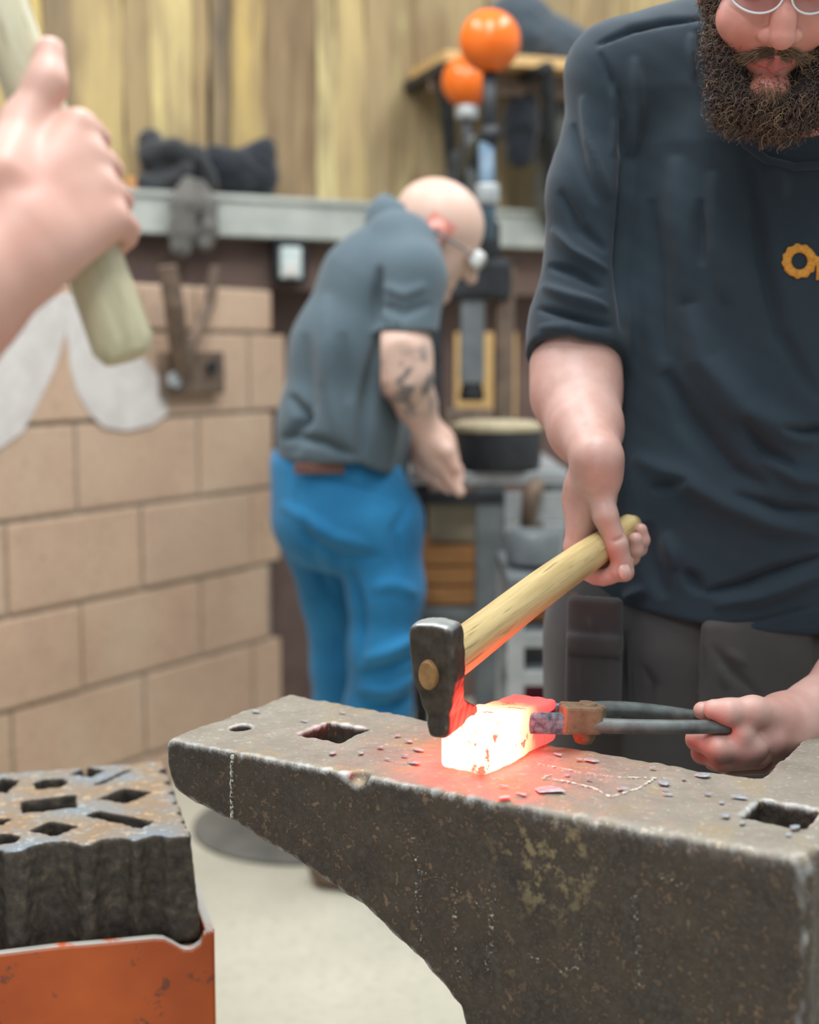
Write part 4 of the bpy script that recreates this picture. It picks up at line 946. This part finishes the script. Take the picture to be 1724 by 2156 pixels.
def jeans_sdf(p):
    d = None
    for Y, dx in ((2.88, 0), (3.04, -8)):
        e = chain(p, [P(690 + dx, 985, Y), P(700 + dx, 1080, Y)], [.120, .128], .03); d = e if d is None else smin(d, e, .06)
    d = smin(d, chain(p, [P(770, 1020, 2.9), P(790, 1100, 2.88), P(812, 1240, 2.87), P(808, 1360, 2.87), P(795, 1500, 2.9), P(765, 1840, 2.94)], [.085, .098, .078, .071, .070, .068], .03), .03)
    d = smin(d, chain(p, [P(690, 1100, 3.05), P(705, 1250, 3.07), P(715, 1400, 3.09), P(710, 1800, 3.12)], [.12, .075, .062, .062], .03), .02)
    return smax(d, p[:, 2] - P(690, 955, 2.9)[2], .006)
V, Q = sdf_mesh(jeans_sdf, [-.36, 2.70, .03], [0.10, 3.24, 1.0], 0.0065)
V = folds(V, Q, [([(760, 1390), (820, 1370), (880, 1340)], 12, .010), ([(755, 1420), (820, 1410), (880, 1380)], 10, -.010), ([(750, 1450), (820, 1450), (880, 1420)], 11, .010), ([(760, 1490), (820, 1490), (880, 1460)], 10, -.010), ([(590, 1060), (700, 1130), (780, 1150)], 16, .006), ([(630, 1120), (720, 1180), (800, 1170)], 14, -.007), ([(740, 1190), (760, 1300), (760, 1400)], 10, -.012), ([(640, 1000), (700, 1010), (800, 1040)], 9, -.004), ([(860, 1060), (830, 1120), (840, 1200)], 12, -.006), ([(780, 1240), (830, 1230), (880, 1250)], 14, .006), ([(640, 1080), (660, 1180), (700, 1260)], 14, -.006)], 1.7)
jn = mk('jeans', V, Q, M['denim'], bm_, True)
tag(MB().box(P(672, 986, 2.752), (.10, .010, .022), Rz(0.1), .003).build('belt', simple('brown_leather', '#5a3a30', '#6b463a', 20, .6), jn), 'strip of brown leather belt below the hem')
for (px, Y, dx) in ((762, 2.94, .10), (712, 3.12, .10)):
    c = P(px, 1860, Y) * [1, 1, 0]
    V, Q = sdf_mesh(lambda p: smax(smin(chain(p, [c + [-.07, 0, .045], c + [.13, -.02, .035]], [.05, .042], .02), cap(p, c + [-.02, 0, .05], c + [-.01, 0, .14], .055, .055), .03), .0 - p[:, 2], .004), c + [-.16, -.12, -.01], c + [.22, .12, .22], .008)
    mk('boot', V, Q, M['rust_steel'], bm_, True)
gg = thing('safety_goggles', h2(0, .1, 0), 'pale safety goggles worn by the bald person', 'goggles')
MB().box(h2(0, .100, .004), (.118, .026, .036), R2, .010).build('visor', simple('pale_visor', '#c9cbc6', '#dadcd8', 8, .25), gg)
MB().tube([h2(-.064, .09, .004), h2(-.084, .02, .0), h2(-.084, -.03, -.004)], .003, 8).build('temple', M['grey_steel'], gg)
MB().tube([h2(.064, .09, .004), h2(.084, .02, .0), h2(.084, -.03, -.004)], .003, 8).build('temple', M['grey_steel'], gg)

# ------------------------------------------------------------------ striker at the left edge, hand on a sledge handle
sk = thing('person', (-0.80, 0.72, 0), 'person at the left edge, bare forearm and fist gripping a handle', 'person')
L0, L1 = P(268, 752, 0.985), P(-12, -30, 1.045); sax = unit(L1 - L0)
sl_root = thing('sledgehammer', L0, 'sledgehammer with pale wooden handle raised in a fist', 'hammer')
M['handle2'] = wood_along('pale_handle', '#a39c7c', '#c6bf9f', '#7d7455', sax)
autosmooth(MB().tube([L0, L0 + sax * .01, L0 + sax * .1, L0 + sax * .3, L0 + sax * .55, L0 + sax * .8], [.017, .0225, .0215, .019, .0175, .0165], 20, flat=.85).build('handle', M['handle2'], sl_root))
hc = L0 + sax * .80; hx = unit(np.cross(sax, (0, 1, .2))); hy = np.cross(sax, hx)
autosmooth(MB().tube([hc - hx * .085, hc - hx * .075, hc - hx * .03, hc + hx * .03, hc + hx * .075, hc + hx * .085], [.027, .032, .034, .034, .032, .027], 8).build('head', M['black_steel'], sl_root))
M['skin3'] = skin_mat('striker_skin', '#cf9f8d', '#d9ae9d', '#c98c7c', 16)
GC = L0 + sax * (np.linalg.norm(L1 - L0) * .42)
s1 = unit(np.array([0.25, -1, 0.0]) - sax * np.dot([0.25, -1, 0], sax)); s2 = np.cross(sax, s1); s2 = s2 if s2[0] > 0 else -s2    # s1 to the camera, s2 to the right
wrs = P(48, 505, 0.955); elb = P(-210, 745, 0.90)
fs = [grip_finger(GC, sax, s1, s2, off, .0195, 40, 205, r, 8) for off, r in ((.036, .0112), (.012, .0118), (-.012, .0114), (-.034, .0102))]
def striker_arm(p):
    d = chain(p, [wrs, P(-80, 610, .93), elb, np.array([-.70, .74, 1.40])], [.031, .042, .05, .062], .02)
    pal = None
    for i, (pts, rad) in enumerate(fs):
        e = cap(p, wrs + sax * (.016 - .012 * i) + s1 * .004, pts[0] + s1 * .004, .024, .0145); pal = e if pal is None else smin(pal, e, .014)
    d = smin(d, pal, .016)
    for pts, rad in fs: d = smin(d, chain(p, pts, rad, .004), .006)
    for pts, rad in fs: d = smin(d, ell(p, pts[0] + s1 * .004, (.0125, .0125, .0125)), .006)
    th = chain(p, [wrs + s1 * .014 + sax * .04, GC + sax * .050 - s2 * .014 + s1 * .028, GC + sax * .074 + s1 * .028 + s2 * .010, GC + sax * .098 + s1 * .024 + s2 * .020], [.020, .0155, .0135, .0112], .01)
    return smin(d, th, .01)
pt = [sdf_mesh(striker_arm, [-.80, .62, 1.05], [-.10, 1.12, 1.52], .0022),
      sdf_mesh(lambda p: smin(loft(p, [(.80, -.80, .72, .16, .12), (1.1, -.80, .72, .17, .12), (1.38, -.80, .72, .19, .11), (1.46, -.80, .72, .10, .08), (1.52, -.79, .73, .06, .06)]), smin(ell(p, (-.77, .75, 1.66), (.10, .078, .125)), cap(p, (-.80, .72, 1.46), (-.78, .74, 1.6), .058, .056), .02), .02), [-1.1, .5, .78], [-.5, .95, 1.82], .012)]
V, Q = merge(pt); mk('body', V, Q, M['skin3'], sk, True)
M['red_shirt'] = cloth('dark_red_shirt', '#5d1a1c', '#72262a', 400)
V, Q = sdf_mesh(lambda p: smin(loft(p, [(.80, -.80, .72, .19, .145), (1.1, -.80, .72, .20, .145), (1.36, -.80, .72, .215, .13), (1.45, -.80, .72, .14, .10), (1.49, -.80, .72, .09, .09)]), smax(cap(p, (-.68, .74, 1.39), elb, .075, .064), (p - (elb + [-.05, 0, .03]).astype(np.float32)) @ unit(elb - np.array([-.70, .74, 1.40])).astype(np.float32), .004), .03), [-1.1, .5, .78], [-.25, 1.05, 1.55], .008)
mk('shirt', V, Q, M['red_shirt'], sk, True)
V, Q = sdf_mesh(lambda p: smax(smin(smin(loft(p, [(.75, -.80, .72, .17, .13), (.98, -.80, .72, .175, .13)]), chain(p, [(-.80, .62, .85), (-.80, .60, .48), (-.82, .60, .08)], [.10, .08, .065], .03), .04), chain(p, [(-.80, .83, .85), (-.78, .86, .48), (-.78, .86, .08)], [.10, .08, .065], .03), .04), .06 - p[:, 2], .004), [-1.05, .45, .05], [-.6, 1.0, 1.0], .012)
mk('trousers', V, Q, M['trouser'], sk, True)
for c in ((-.80, .60), (-.76, .86)):
    V, Q = sdf_mesh(lambda p: smax(smin(chain(p, [(c[0] - .05, c[1], .045), (c[0] + .15, c[1], .035)], [.048, .042], .02), cap(p, (c[0] - .02, c[1], .05), (c[0] - .02, c[1], .12), .05, .05), .03), -p[:, 2], .004), [c[0] - .15, c[1] - .1, -.01], [c[0] + .25, c[1] + .1, .2], .01)
    mk('boot', V, Q, M['black_steel'], sk, True)

# ------------------------------------------------------------------ swage block on its orange stand
SZ, ST = 0.59, 0.138
SO = PZ(401, 1757, SZ); SD = unit((-0.276, 0.961, 0)); SR = np.array([-SD[1], SD[0], 0.0])   # SR runs left, SD runs back
RS = basis(SR, SD, (0, 0, 1)).astype(np.float32)
SL = float(np.dot(PZ(348, 1600, SZ) - SO, SD)); SWD = 0.40
def sq(px, py): v = PZ(px, py, SZ) - SO; return (float(np.dot(v, SR)), float(np.dot(v, SD)))
HOL = [[(45, 1685), (158, 1672), (160, 1698), (47, 1711)], [(207, 1680), (258, 1658), (322, 1667), (266, 1690)], [(180, 1716), (206, 1705), (325, 1729), (296, 1742)], [(62, 1748), (106, 1728), (165, 1738), (110, 1758)],
       [(147, 1630), (180, 1614), (221, 1621), (192, 1634)], [(196, 1651), (268, 1619), (276, 1621), (212, 1650)], [(67, 1650), (85, 1640), (130, 1637), (143, 1645), (128, 1656), (82, 1661)], [(-35, 1772), (-20, 1757), (15, 1753), (42, 1760), (30, 1772), (-5, 1777)], [(-20, 1664), (5, 1636), (40, 1642), (12, 1668)], [(-30, 1738), (-5, 1722), (28, 1722), (5, 1735)], [(-70, 1700), (-30, 1690), (-20, 1705), (-60, 1715)]]
HOLs = [[sq(*p_) for p_ in h] for h in HOL]
def poly_sdf(x, y, pts):
    pts = np.array(pts); c = pts.mean(0); d = np.full(len(x), -1e9, np.float32)
    for i in range(len(pts)):
        a, b_ = pts[i], pts[(i + 1) % len(pts)]; n = np.array([b_[1] - a[1], a[0] - b_[0]]); n /= np.linalg.norm(n)
        if np.dot(c - a, n) > 0: n = -n
        d = np.maximum(d, (x - a[0]) * n[0] + (y - a[1]) * n[1])
    return d
def swage_sdf(p):
    q = (p - SO.astype(np.float32)) @ RS; x, y, z = q[:, 0], q[:, 1], q[:, 2]
    d = smax(smax(np.maximum(-x - .012 * np.clip(-z / ST, 0, 1), x - SWD), np.maximum(-y, y - SL), .006), np.maximum(z, -ST - z), .006)
    for px, r, dy in ((322, .0150, .003), (236, .0240, .006), (108, .033, .009), (-60, .040, .01), (-210, .04, .01)):
        a = sq(px, 1765)[0]; d = smax(d, -(np.hypot(x - a, y + dy) - r), .006)
    for k, r in ((.05, .006), (.085, .007), (.125, .008), (.17, .009), (.215, .010), (.27, .012)): d = smax(d, -(np.hypot(x + .001, y - k) - r), .004)
    for h in HOLs: d = smax(d, -poly_sdf(x, y, h), .004)
    return d + .0012 * vnoise(p, 110, 1) + .0007 * vnoise(p, 240, 12)
lo = np.minimum.reduce([SO, SO + SR * SWD, SO + SD * SL, SO + SR * SWD + SD * SL]); hi = np.maximum.reduce([SO, SO + SR * SWD, SO + SD * SL, SO + SR * SWD + SD * SL])
V, Q = sdf_mesh(swage_sdf, lo - [.015, .015, ST + .01], hi + [.015, .015, .012], .0030)
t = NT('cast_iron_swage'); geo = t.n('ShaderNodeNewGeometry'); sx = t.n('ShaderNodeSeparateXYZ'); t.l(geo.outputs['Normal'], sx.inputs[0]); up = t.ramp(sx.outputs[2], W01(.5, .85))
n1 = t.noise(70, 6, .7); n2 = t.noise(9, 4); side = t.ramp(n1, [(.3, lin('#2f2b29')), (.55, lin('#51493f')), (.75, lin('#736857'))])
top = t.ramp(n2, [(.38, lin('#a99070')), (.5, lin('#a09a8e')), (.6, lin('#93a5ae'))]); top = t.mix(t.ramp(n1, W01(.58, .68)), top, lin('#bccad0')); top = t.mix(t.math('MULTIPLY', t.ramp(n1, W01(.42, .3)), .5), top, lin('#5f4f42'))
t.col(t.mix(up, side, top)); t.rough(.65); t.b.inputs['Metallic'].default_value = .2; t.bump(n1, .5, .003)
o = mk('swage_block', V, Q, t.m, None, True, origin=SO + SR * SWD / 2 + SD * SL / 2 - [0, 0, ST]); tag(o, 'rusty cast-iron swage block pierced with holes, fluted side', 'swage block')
# stand
t = NT('worn_orange_paint'); geo = t.n('ShaderNodeNewGeometry'); sx = t.n('ShaderNodeSeparateXYZ'); t.l(geo.outputs['Normal'], sx.inputs[0])
n1 = t.noise(28, 5, .65); n2 = t.noise(6, 3); c = t.ramp(n2, [(.35, lin('#b5501f')), (.65, lin('#d26328'))]); c = t.mix(t.ramp(n1, W01(.60, .66)), c, lin('#7f4630'))
wear = t.math('MULTIPLY', t.ramp(sx.outputs[2], W01(.3, .6)), t.ramp(n1, W01(.35, .45))); c = t.mix(wear, c, lin('#a9a59c'))
t.col(c); t.rough(.5); t.bump(n1, .2, .002); M['orange_worn'] = t.m
so_root = thing('swage_block_stand', np.array([*(SO + SR * .2 + SD * .15)[:2], 0]), 'orange painted steel stand with chipped rim under the swage block', 'stand')
fo = SO - SD * .022 - SR * .026
def st_pt(px, py, dd=0.0):
    r = ray(px, py); n = SD; o_ = fo + SD * dd; k = np.dot(o_ - CO, n) / np.dot(r, n); return CO + r * k
rim = [(452, 1962), (440, 1958), (430, 1968), (424, 1985), (405, 1998), (385, 1998), (365, 1986), (345, 1976), (325, 1975), (230, 1984), (120, 1993), (0, 2008), (-130, 2022), (-260, 2036)]
zs = [st_pt(*p_) for p_ in rim]; fr = []
for p_ in zs: fr += [p_, p_ + SD * .014, (p_ + SD * .014) * [1, 1, 0], p_ * [1, 1, 0]]
n = len(zs); Fc = [[4 * k + j, 4 * k + (j + 1) % 4, 4 * k + 4 + (j + 1) % 4, 4 * k + 4 + j] for k in range(n - 1) for j in range(4)] + [[3, 2, 1, 0], [4 * n - 4, 4 * n - 3, 4 * n - 2, 4 * n - 1]]
o = mk('front_plate', fr, Fc, M['orange_worn'], so_root); bmm = bmesh.new(); bmm.from_mesh(o.data); bmesh.ops.recalc_face_normals(bmm, faces=bmm.faces); bmm.to_mesh(o.data); bmm.free()
bv = o.modifiers.new('b', 'BEVEL'); bv.width = .004; bv.segments = 2; bv.limit_method = 'ANGLE'
zr = zs[0][2]
MB().box(fo + SD * (.015 + SL / 2 + .02) + SR * .006 - np.array([0, 0, SZ]) + np.array([0, 0, (zr) / 2]), (.012, SL + .05, zr), RS, .003).build('side_plate', M['orange_worn'], so_root)
MB().box(fo + SD * (.015 + SL / 2 + .02) + SR * (SWD + .046) - np.array([0, 0, SZ]) + np.array([0, 0, (zr) / 2]), (.012, SL + .05, zr), RS, .003).build('side_plate', M['orange_worn'], so_root)
MB().box(SO + SR * SWD / 2 + SD * SL / 2 - np.array([0, 0, ST + .012]), (SWD + .03, SL, .02), RS, .003).build('shelf', M['rust_steel'], so_root)
MB().box(fo + SD * (SL + .07) + SR * (SWD / 2 + .026) - np.array([0, 0, SZ]) + np.array([0, 0, .21]), (SWD + .02, .012, .42), RS, .003).build('back_plate', M['orange_worn'], so_root)
# thin dark grey disc laid flat on the floor behind the anvil's horn
pc = PZ(640, 1738, 0.0); o = MB().lathe(pc, [(.275, 0.001), (.275, .009), (.262, .016), (.05, .016), (.0001, .016)], 48).build('floor_disc', simple('disc_grey', '#5d5c55', '#74726a', 9, .8)); autosmooth(o); tag(o, 'thin dark grey disc on the floor behind the anvil horn', 'plate')
# ------------------------------------------------------------------ cloths on the beam
def drape(name, fn, lo, hi, mat, label, cat, h=.007):
    V, Q = sdf_mesh(fn, lo, hi, h); V = V + vnormals(V, Q) * (.006 * vnoise(V, 30, 21) + .004 * vnoise(V, 70, 22))[:, None]
    return tag(mk(name, V, Q, mat, None, True), label, cat)
bk = lambda px, py, d=.1: bp(px, py, d)
def jacket(p):
    d = chain(p, [bk(318, 300, .08), bk(330, 350, .09), bk(350, 390, .1), bk(420, 395, .1)], [.035, .04, .04, .03], .03)
    d = smin(d, chain(p, [bk(310, 330, .12), bk(360, 318, .14), bk(410, 330, .13), bk(440, 380, .12)], [.03, .03, .028, .028], .02), .02)
    d = smin(d, chain(p, [bk(300, 385, .12), bk(330, 395, .13), bk(390, 360, .15)], [.025, .028, .022], .02), .015)
    return smax(d, zbt - p[:, 2], .006)
zbt = bt + .016
lo_, hi_ = bk(270, 460, .3), bk(620, 250, -.1)
LO = np.minimum(lo_, hi_) - .15; HI = np.maximum(lo_, hi_) + .15
drape('jacket', jacket, LO, HI, M['dark_cloth'], 'crumpled charcoal jacket heaped on the steel beam', 'jacket')
def bag(p):
    d = chain(p, [bk(455, 340, .1), bk(490, 360, .1), bk(545, 375, .1)], [.045, .058, .05], .03)
    d = smin(d, ell(p, bk(548, 352, .1), (.05, .05, .075)), .02); d = smin(d, chain(p, [bk(520, 330, .1), bk(558, 310, .1)], [.03, .026], .02), .02)
    return smax(d, zbt - p[:, 2], .006)
drape('bag', bag, LO, HI, M['navy_cloth'], 'dark navy bag slumped on the beam beside the jacket', 'bag')
def scarf(p):
    a = chain(p, [bk(395, 395, .18), bk(388, 430, .2), bk(382, 480, .205), bk(380, 520, .205)], [.030, .034, .034, .030], .02)
    b_ = chain(p, [bk(420, 390, .18), bk(438, 430, .2), bk(440, 480, .205), bk(430, 512, .2)], [.022, .022, .024, .026], .02)
    d = smin(a, b_, .012); return smax(d, -((p - BP(0, .186, 0).astype(np.float32)) @ BN.astype(np.float32)) , .004)
drape('apron', scarf, LO - [0, .1, .2], HI, M['grey_cloth'], 'faded grey apron hanging over the front of the beam', 'apron', .006)
tag(MB().box(bk(285, 394, .1), (.06, .06, .05), RB, .006).build('wood_offcut', M['crate']), 'small brown wood offcut on the beam beside the jacket', 'wood block')
# ------------------------------------------------------------------ fly press with orange ball weights
YN, YF = 3.30, 3.98
fp_root = thing('fly_press', (0.18, 3.62, 0.86), 'dark fly press with two orange ball weights on its arm', 'fly press')
def ball(px, py, Y, r, lab):
    c = P(px, py, Y); V = []; n = 28; pr = [(max(1e-4, r * math.sin(a)), -r * math.cos(a)) for a in np.linspace(0, math.pi, 18)]
    o = MB().lathe(c, pr, n).build('ball_weight', M['orange_gloss'], fp_root, True); o['label'] = lab; return c
c1 = ball(1031, 87, YN, .0715, 'nearer glossy orange ball'); c2 = ball(983, 172, YF, .0715, 'farther glossy orange ball')
za = c1[2] - .215
MB().tube([c1 - [0, 0, .06], c1 * [1, 1, 0] + [0, 0, za - .03]], .017, 14).build('ball_stem', M['black_steel'], fp_root, True)
MB().tube([c2 - [0, 0, .06], c2 * [1, 1, 0] + [0, 0, za - .03]], .017, 14).build('ball_stem', M['black_steel'], fp_root, True)
MB().lathe(c2 - [0, 0, .105], [(.028, 0), (.032, .01), (.032, .035), (.024, .045)], 20).build('collar', M['lt_steel'], fp_root, True)
a0, a1 = c1 * [1, 1, 0] + [0, 0, za], c2 * [1, 1, 0] + [0, 0, za]
MB().tube([a0 - unit(a1 - a0) * .04, a0, (a0 + a1) / 2, a1, a1 + unit(a1 - a0) * .04], [.022, .026, .036, .026, .022], 12).build('arm', M['black_steel'], fp_root, True)
hz = P(1028, 500, 3.28)
MB().tube([a0 * [0, 0, 0] + np.array([P(1024, 300, 3.28)[0], 3.28, P(1024, 300, 3.28)[2]]), np.array([P(1026, 505, 3.28)[0], 3.28, P(1026, 505, 3.28)[2]])], .019, 16).build('handle', M['blue_paint'], fp_root, True)
MB().lathe(P(1026, 432, 3.28), [(.026, 0), (.028, .006), (.028, .042), (.026, .048)], 20).build('handle_collar', M['lt_steel'], fp_root, True)
MB().tube([P(1024, 292, 3.28), a0 + [0, 0, -.03]], .018, 12).build('handle_bracket', M['black_steel'], fp_root, True)
m_ = (a0 + a1) / 2
MB().tube([m_ + [0, 0, .05], m_, m_ * [1, 1, 0] + [0, 0, 1.42]], .026, 16).build('screw', M['grey_steel'], fp_root, True)
MB().lathe(m_ * [1, 1, 0] + [0, 0, 1.40], [(.05, 0), (.062, .01), (.062, .10), (.045, .12)], 24).build('nut_housing', M['black_steel'], fp_root, True)
cx, cy = m_[0], m_[1]
MB().box((cx - .01, cy + .02, 1.36), (.20, .15, .11), None, .02).build('frame_head', M['black_steel'], fp_root)
MB().box((cx - .125, cy + .02, 1.165), (.075, .15, .47), None, .018).build('frame_column', M['black_steel'], fp_root)
MB().box((cx + .075, cy + .02, 1.165), (.05, .11, .46), None, .016).build('frame_column', M['rust_steel'], fp_root)
MB().box((cx - .01, cy - .01, 1.20), (.062, .062, .22), None, .006).build('ram', M['grey_steel'], fp_root)
MB().lathe((cx - .01, cy - .01, 1.045), [(.03, 0), (.034, .01), (.026, .05), (.024, .06)], 18).build('tool', M['black_steel'], fp_root, True)
MB().box((cx - .005, cy + .0, .931), (.34, .20, .05), None, .012).build('bed', M['black_steel'], fp_root)
MB().box((cx - .02, cy - .02, .99), (.13, .12, .07), None, .01).build('die_block', M['rust_steel'], fp_root)
# round black tub in front
tc_ = P(1045, 985, 3.22); tub = thing('tub', tc_ , 'round black tub with a sandy rim on the grey bench', 'tub')
o = MB().lathe(tc_, [(.098, 0.0), (.103, .01), (.103, .085), (.098, .09), (.09, .09), (.088, .06), (.0001, .06)], 36).build('wall', M['black_steel'], tub); autosmooth(o)
o = MB().lathe(tc_ + [0, 0, .088], [(.104, 0), (.106, .006), (.104, .014), (.085, .022), (.03, .02), (.0001, .022)], 36).build('sand', simple('sand', '#a2977a', '#b9ad8e', 60, .95, bump=.6), tub); autosmooth(o)
# bench
zt = tc_[2] - .002
bn = thing('steel_bench', (0.16, 3.5, 0), 'grey steel bench with drilled apron plate behind the bald person', 'bench')
MB().box((.165, 3.46, zt - .016), (.40, .62, .03), None, .004).build('top', M['lt_steel'], bn)
ap = MB(); 
y_ = 3.155
def bx2(px0, px1, py0, py1, Y, th, mat, name, parent, bev=.004, rz=0):
    a, c = P(px0, py0, Y), P(px1, py1, Y); return MB().box(((a[0] + c[0]) / 2, Y + th / 2, (a[2] + c[2]) / 2), (abs(c[0] - a[0]), th, abs(a[2] - c[2])), Rz(rz), bev).build(name, mat, parent)
bx2(1062, 1192, 1036, 1100, y_, .02, M['lt_steel'], 'apron', bn); bx2(1062, 1100, 1100, 1145, y_, .02, M['lt_steel'], 'apron', bn); bx2(1142, 1192, 1100, 1180, y_, .02, M['lt_steel'], 'apron', bn)
bx2(862, 1062, 1036, 1062, y_, .02, M['black_steel'], 'rail', bn)
for px0, px1, Y in ((1002, 1062, y_ + .005), (872, 905, y_ + .4), (1150, 1190, y_ + .45)):
    a, c = P(px0, 1050, Y), P(px1, 1050, Y); MB().box(((a[0] + c[0]) / 2, Y + .03, (zt - .03) / 2), (c[0] - a[0], .06, zt - .03), None, .004).build('leg', M['grey_steel'] if px0 > 1000 else M['black_steel'], bn)
zsh = P(950, 1290, 3.2)[2]; MB().box((.10, 3.42, zsh), (.36, .50, .025), None, .003).build('lower_shelf', M['grey_steel'], bn)
vz = P(1122, 1010, 3.10); MB().tube([P(1135, 1015, 3.13), P(1118, 1040, 3.12), P(1110, 1110, 3.12)], [.018, .022, .016], 12).build('clamp_screw', M['rust_steel'], bn, True)
# crates on the lower shelf
def crate(px0, px1, py0, py1, Y, dep, mat, name, label, cat, slats=0):
    a, c = P(px0, py0, Y), P(px1, py1, Y); r_ = thing(name, ((a[0] + c[0]) / 2, Y + dep / 2, c[2]), label, cat)
    MB().box(((a[0] + c[0]) / 2, Y + dep / 2, (a[2] + c[2]) / 2), (c[0] - a[0], dep - .02, a[2] - c[2]), None, .004).build('body', mat, r_)
    n = max(1, slats); hgt = (a[2] - c[2]) / n
    for i in range(n if slats else 0): MB().box(((a[0] + c[0]) / 2, Y + .004, c[2] + hgt * (i + .5)), (c[0] - a[0] + .01, .014, hgt * .88), None, .003).build('slat', mat, r_)
    if not slats: MB().box(((a[0] + c[0]) / 2, Y + dep / 2, a[2] + .004), (c[0] - a[0] + .008, dep - .012, .012), None, .003).build('lid', mat, r_)
    return r_
crate(888, 1000, 1150, 1275, 3.22, .25, M['crate'], 'wooden_crate', 'orange-brown wooden crate on the bench lower shelf', 'crate', 3)
crate(905, 1000, 1078, 1144, 3.24, .2, M['cream'], 'carton', 'cream cardboard carton stacked on the wooden crate', 'carton')
# grey framed trolley
tr = thing('trolley', (0.36, 2.75, 0), 'light grey metal frame trolley behind the hot billet', 'trolley')
YT = 2.70
for px, d_ in ((1085, 0), (1188, 0), (1085, .32), (1188, .32)):
    a = P(px, 1300, YT); MB().box((a[0], YT + d_, P(px, 1240, YT)[2] / 2), (.034, .034, P(px, 1240, YT)[2]), None, .003).build('post', M['lt_steel'], tr)
for py in (1345, 1425, 1510):
    a, c = P(1085, py, YT), P(1188, py, YT); MB().box(((a[0] + c[0]) / 2, YT - .001, a[2]), (c[0] - a[0], .03, .030), None, .003).build('rail', M['lt_steel'], tr)
    MB().box((a[0], YT + .16, a[2]), (.028, .30, .026), None, .003).build('rail', M['lt_steel'], tr); MB().box((c[0], YT + .16, a[2]), (.028, .30, .026), None, .003).build('rail', M['lt_steel'], tr)
    MB().box(((a[0] + c[0]) / 2, YT + .16, a[2] + .018), (c[0] - a[0], .30, .008), None, .001).build('tray', M['grey_steel'], tr)
a = P(1130, 1195, YT); ztop = P(1130, 1238, YT)[2]
MB().box((P(1136, 1238, YT)[0], YT + .16, ztop + .012), (.13, .36, .024), None, .004).build('tray', M['grey_steel'], tr)
bxr = bx2(1108, 1170, 1434, 1497, YT + .04, .2, M['crimson'], 'red_box', None, .006); tag(bxr, 'dark crimson plastic box under the trolley tray', 'box')
a = P(1120, 1190, YT); o = MB().lathe(P(1122, 1200, YT + .12) * [1, 1, 0] + [0, 0, ztop + .0245], [(.03, 0.001), (.055, .01), (.06, .06), (.05, .075), (.0001, .075)], 24).build('pot', M['grey_steel']); autosmooth(o); tag(o, 'small blue-grey pot standing on the trolley tray', 'pot')
tag(bx2(1104, 1172, 1284, 1307, YT + .06, .16, M['crate'], 'wood_offcut', None, .004), 'orange-brown wood offcut lying on the trolley rail', 'wood block')
# ------------------------------------------------------------------ plywood shelf with a dark tarpaulin, bracket, hanging things
YS = 4.05
shf = thing('wall_shelf', P(1060, 130, 4.3), 'plywood shelf on black brackets high on the plank wall', 'shelf')
s_a, s_b = P(880, 112, YS), P(1258, 82, YS + .18)
dv = unit((s_b - s_a) * [1, 1, 0]); dn_ = np.array([-dv[1], dv[0], 0.0]); RSH = basis(dv, dn_, (0, 0, 1)); mid = (s_a + s_b) / 2
zsf = s_a[2]; ln = np.linalg.norm((s_b - s_a)[:2])
MB().box(np.array([mid[0], mid[1], zsf]) + dn_ * .18 + dv * .21, (ln + .25, .36, .032), RSH, .003).build('board', M['ply'], shf)
MB().box(np.array([mid[0], mid[1], zsf - .05]) + dn_ * .10 + dv * .12, (ln + .1, .03, .07), RSH, .003).build('batten', M['rust_steel'], shf)
for px in (930, 1150):
    a = P(px, 140, YS + .06); k = a * [1, 1, 0] + [0, 0, zsf - .02]
    MB().tube([k, k + dn_ * .30 + dv * .17 - np.array([0, 0, .46])], .022, 8).build('bracket_strut', M['black_steel'], shf)
    MB().box(k + dn_ * .16 - np.array([0, 0, .012]), (.04, .34, .025), RSH, .002).build('bracket_arm', M['black_steel'], shf)
zt2 = zsf + .017
def tarp(p):
    d = chain(p, [np.array([*P(1010, 60, YS + .2)[:2], zt2 + .05]), np.array([*P(1090, 40, YS + .2)[:2], zt2 + .09]), np.array([*P(1180, 55, YS + .25)[:2], zt2 + .05]), np.array([*P(1255, 65, YS + .25)[:2], zt2 + .02])], [.06, .10, .075, .045], .04)
    return smax(d, zt2 - p[:, 2], .008)
drape('tarpaulin', tarp, P(960, 90, YS)[:] * [1, 1, 0] + [0, -.05, zt2 - .02], P(1320, 0, YS + .45) * [1, 1, 0] + [0.05, 0, zt2 + .25], cloth('slate_tarpaulin', '#36424a', '#455058'), 'dark slate tarpaulin folded on the plywood shelf', 'tarpaulin', .009)
# dark coats hanging under the shelf
def coat(px, py0, py1, Y, w, mat, label, name='coat'):
    a, c = P(px, py0, Y), P(px, py1, Y)
    fn = lambda p: smin(chain(p, [a, (a + c) / 2, c], [w * .55, w * .9, w], .04), cap(p, a + [w * .5, 0, -.02], c + [w * .3, .03, .03], w * .5, w * .6), .03)
    return drape(name, fn, np.minimum(a, c) - [.14, .14, .14], np.maximum(a, c) + [.14, .14, .1], mat, label, 'coat', .009)
coat(1095, 190, 320, 4.28, .05, M['navy_cloth'], 'black coat hanging under the plywood shelf')
coat(1165, 170, 420, 4.40, .06, M['grey_cloth'], 'brown-grey coat hanging under the shelf beside the black coat')
coat(962, 330, 520, 4.1, .035, M['dark_cloth'], 'charcoal coat hanging behind the fly press arm')
# ply sheet leaning on the back wall behind the press
tag(bx2(958, 1086, 700, 880, 4.28, .02, M['ply'], 'ply_sheet', None, .002), 'pale plywood sheet standing behind the fly press', 'sheet')
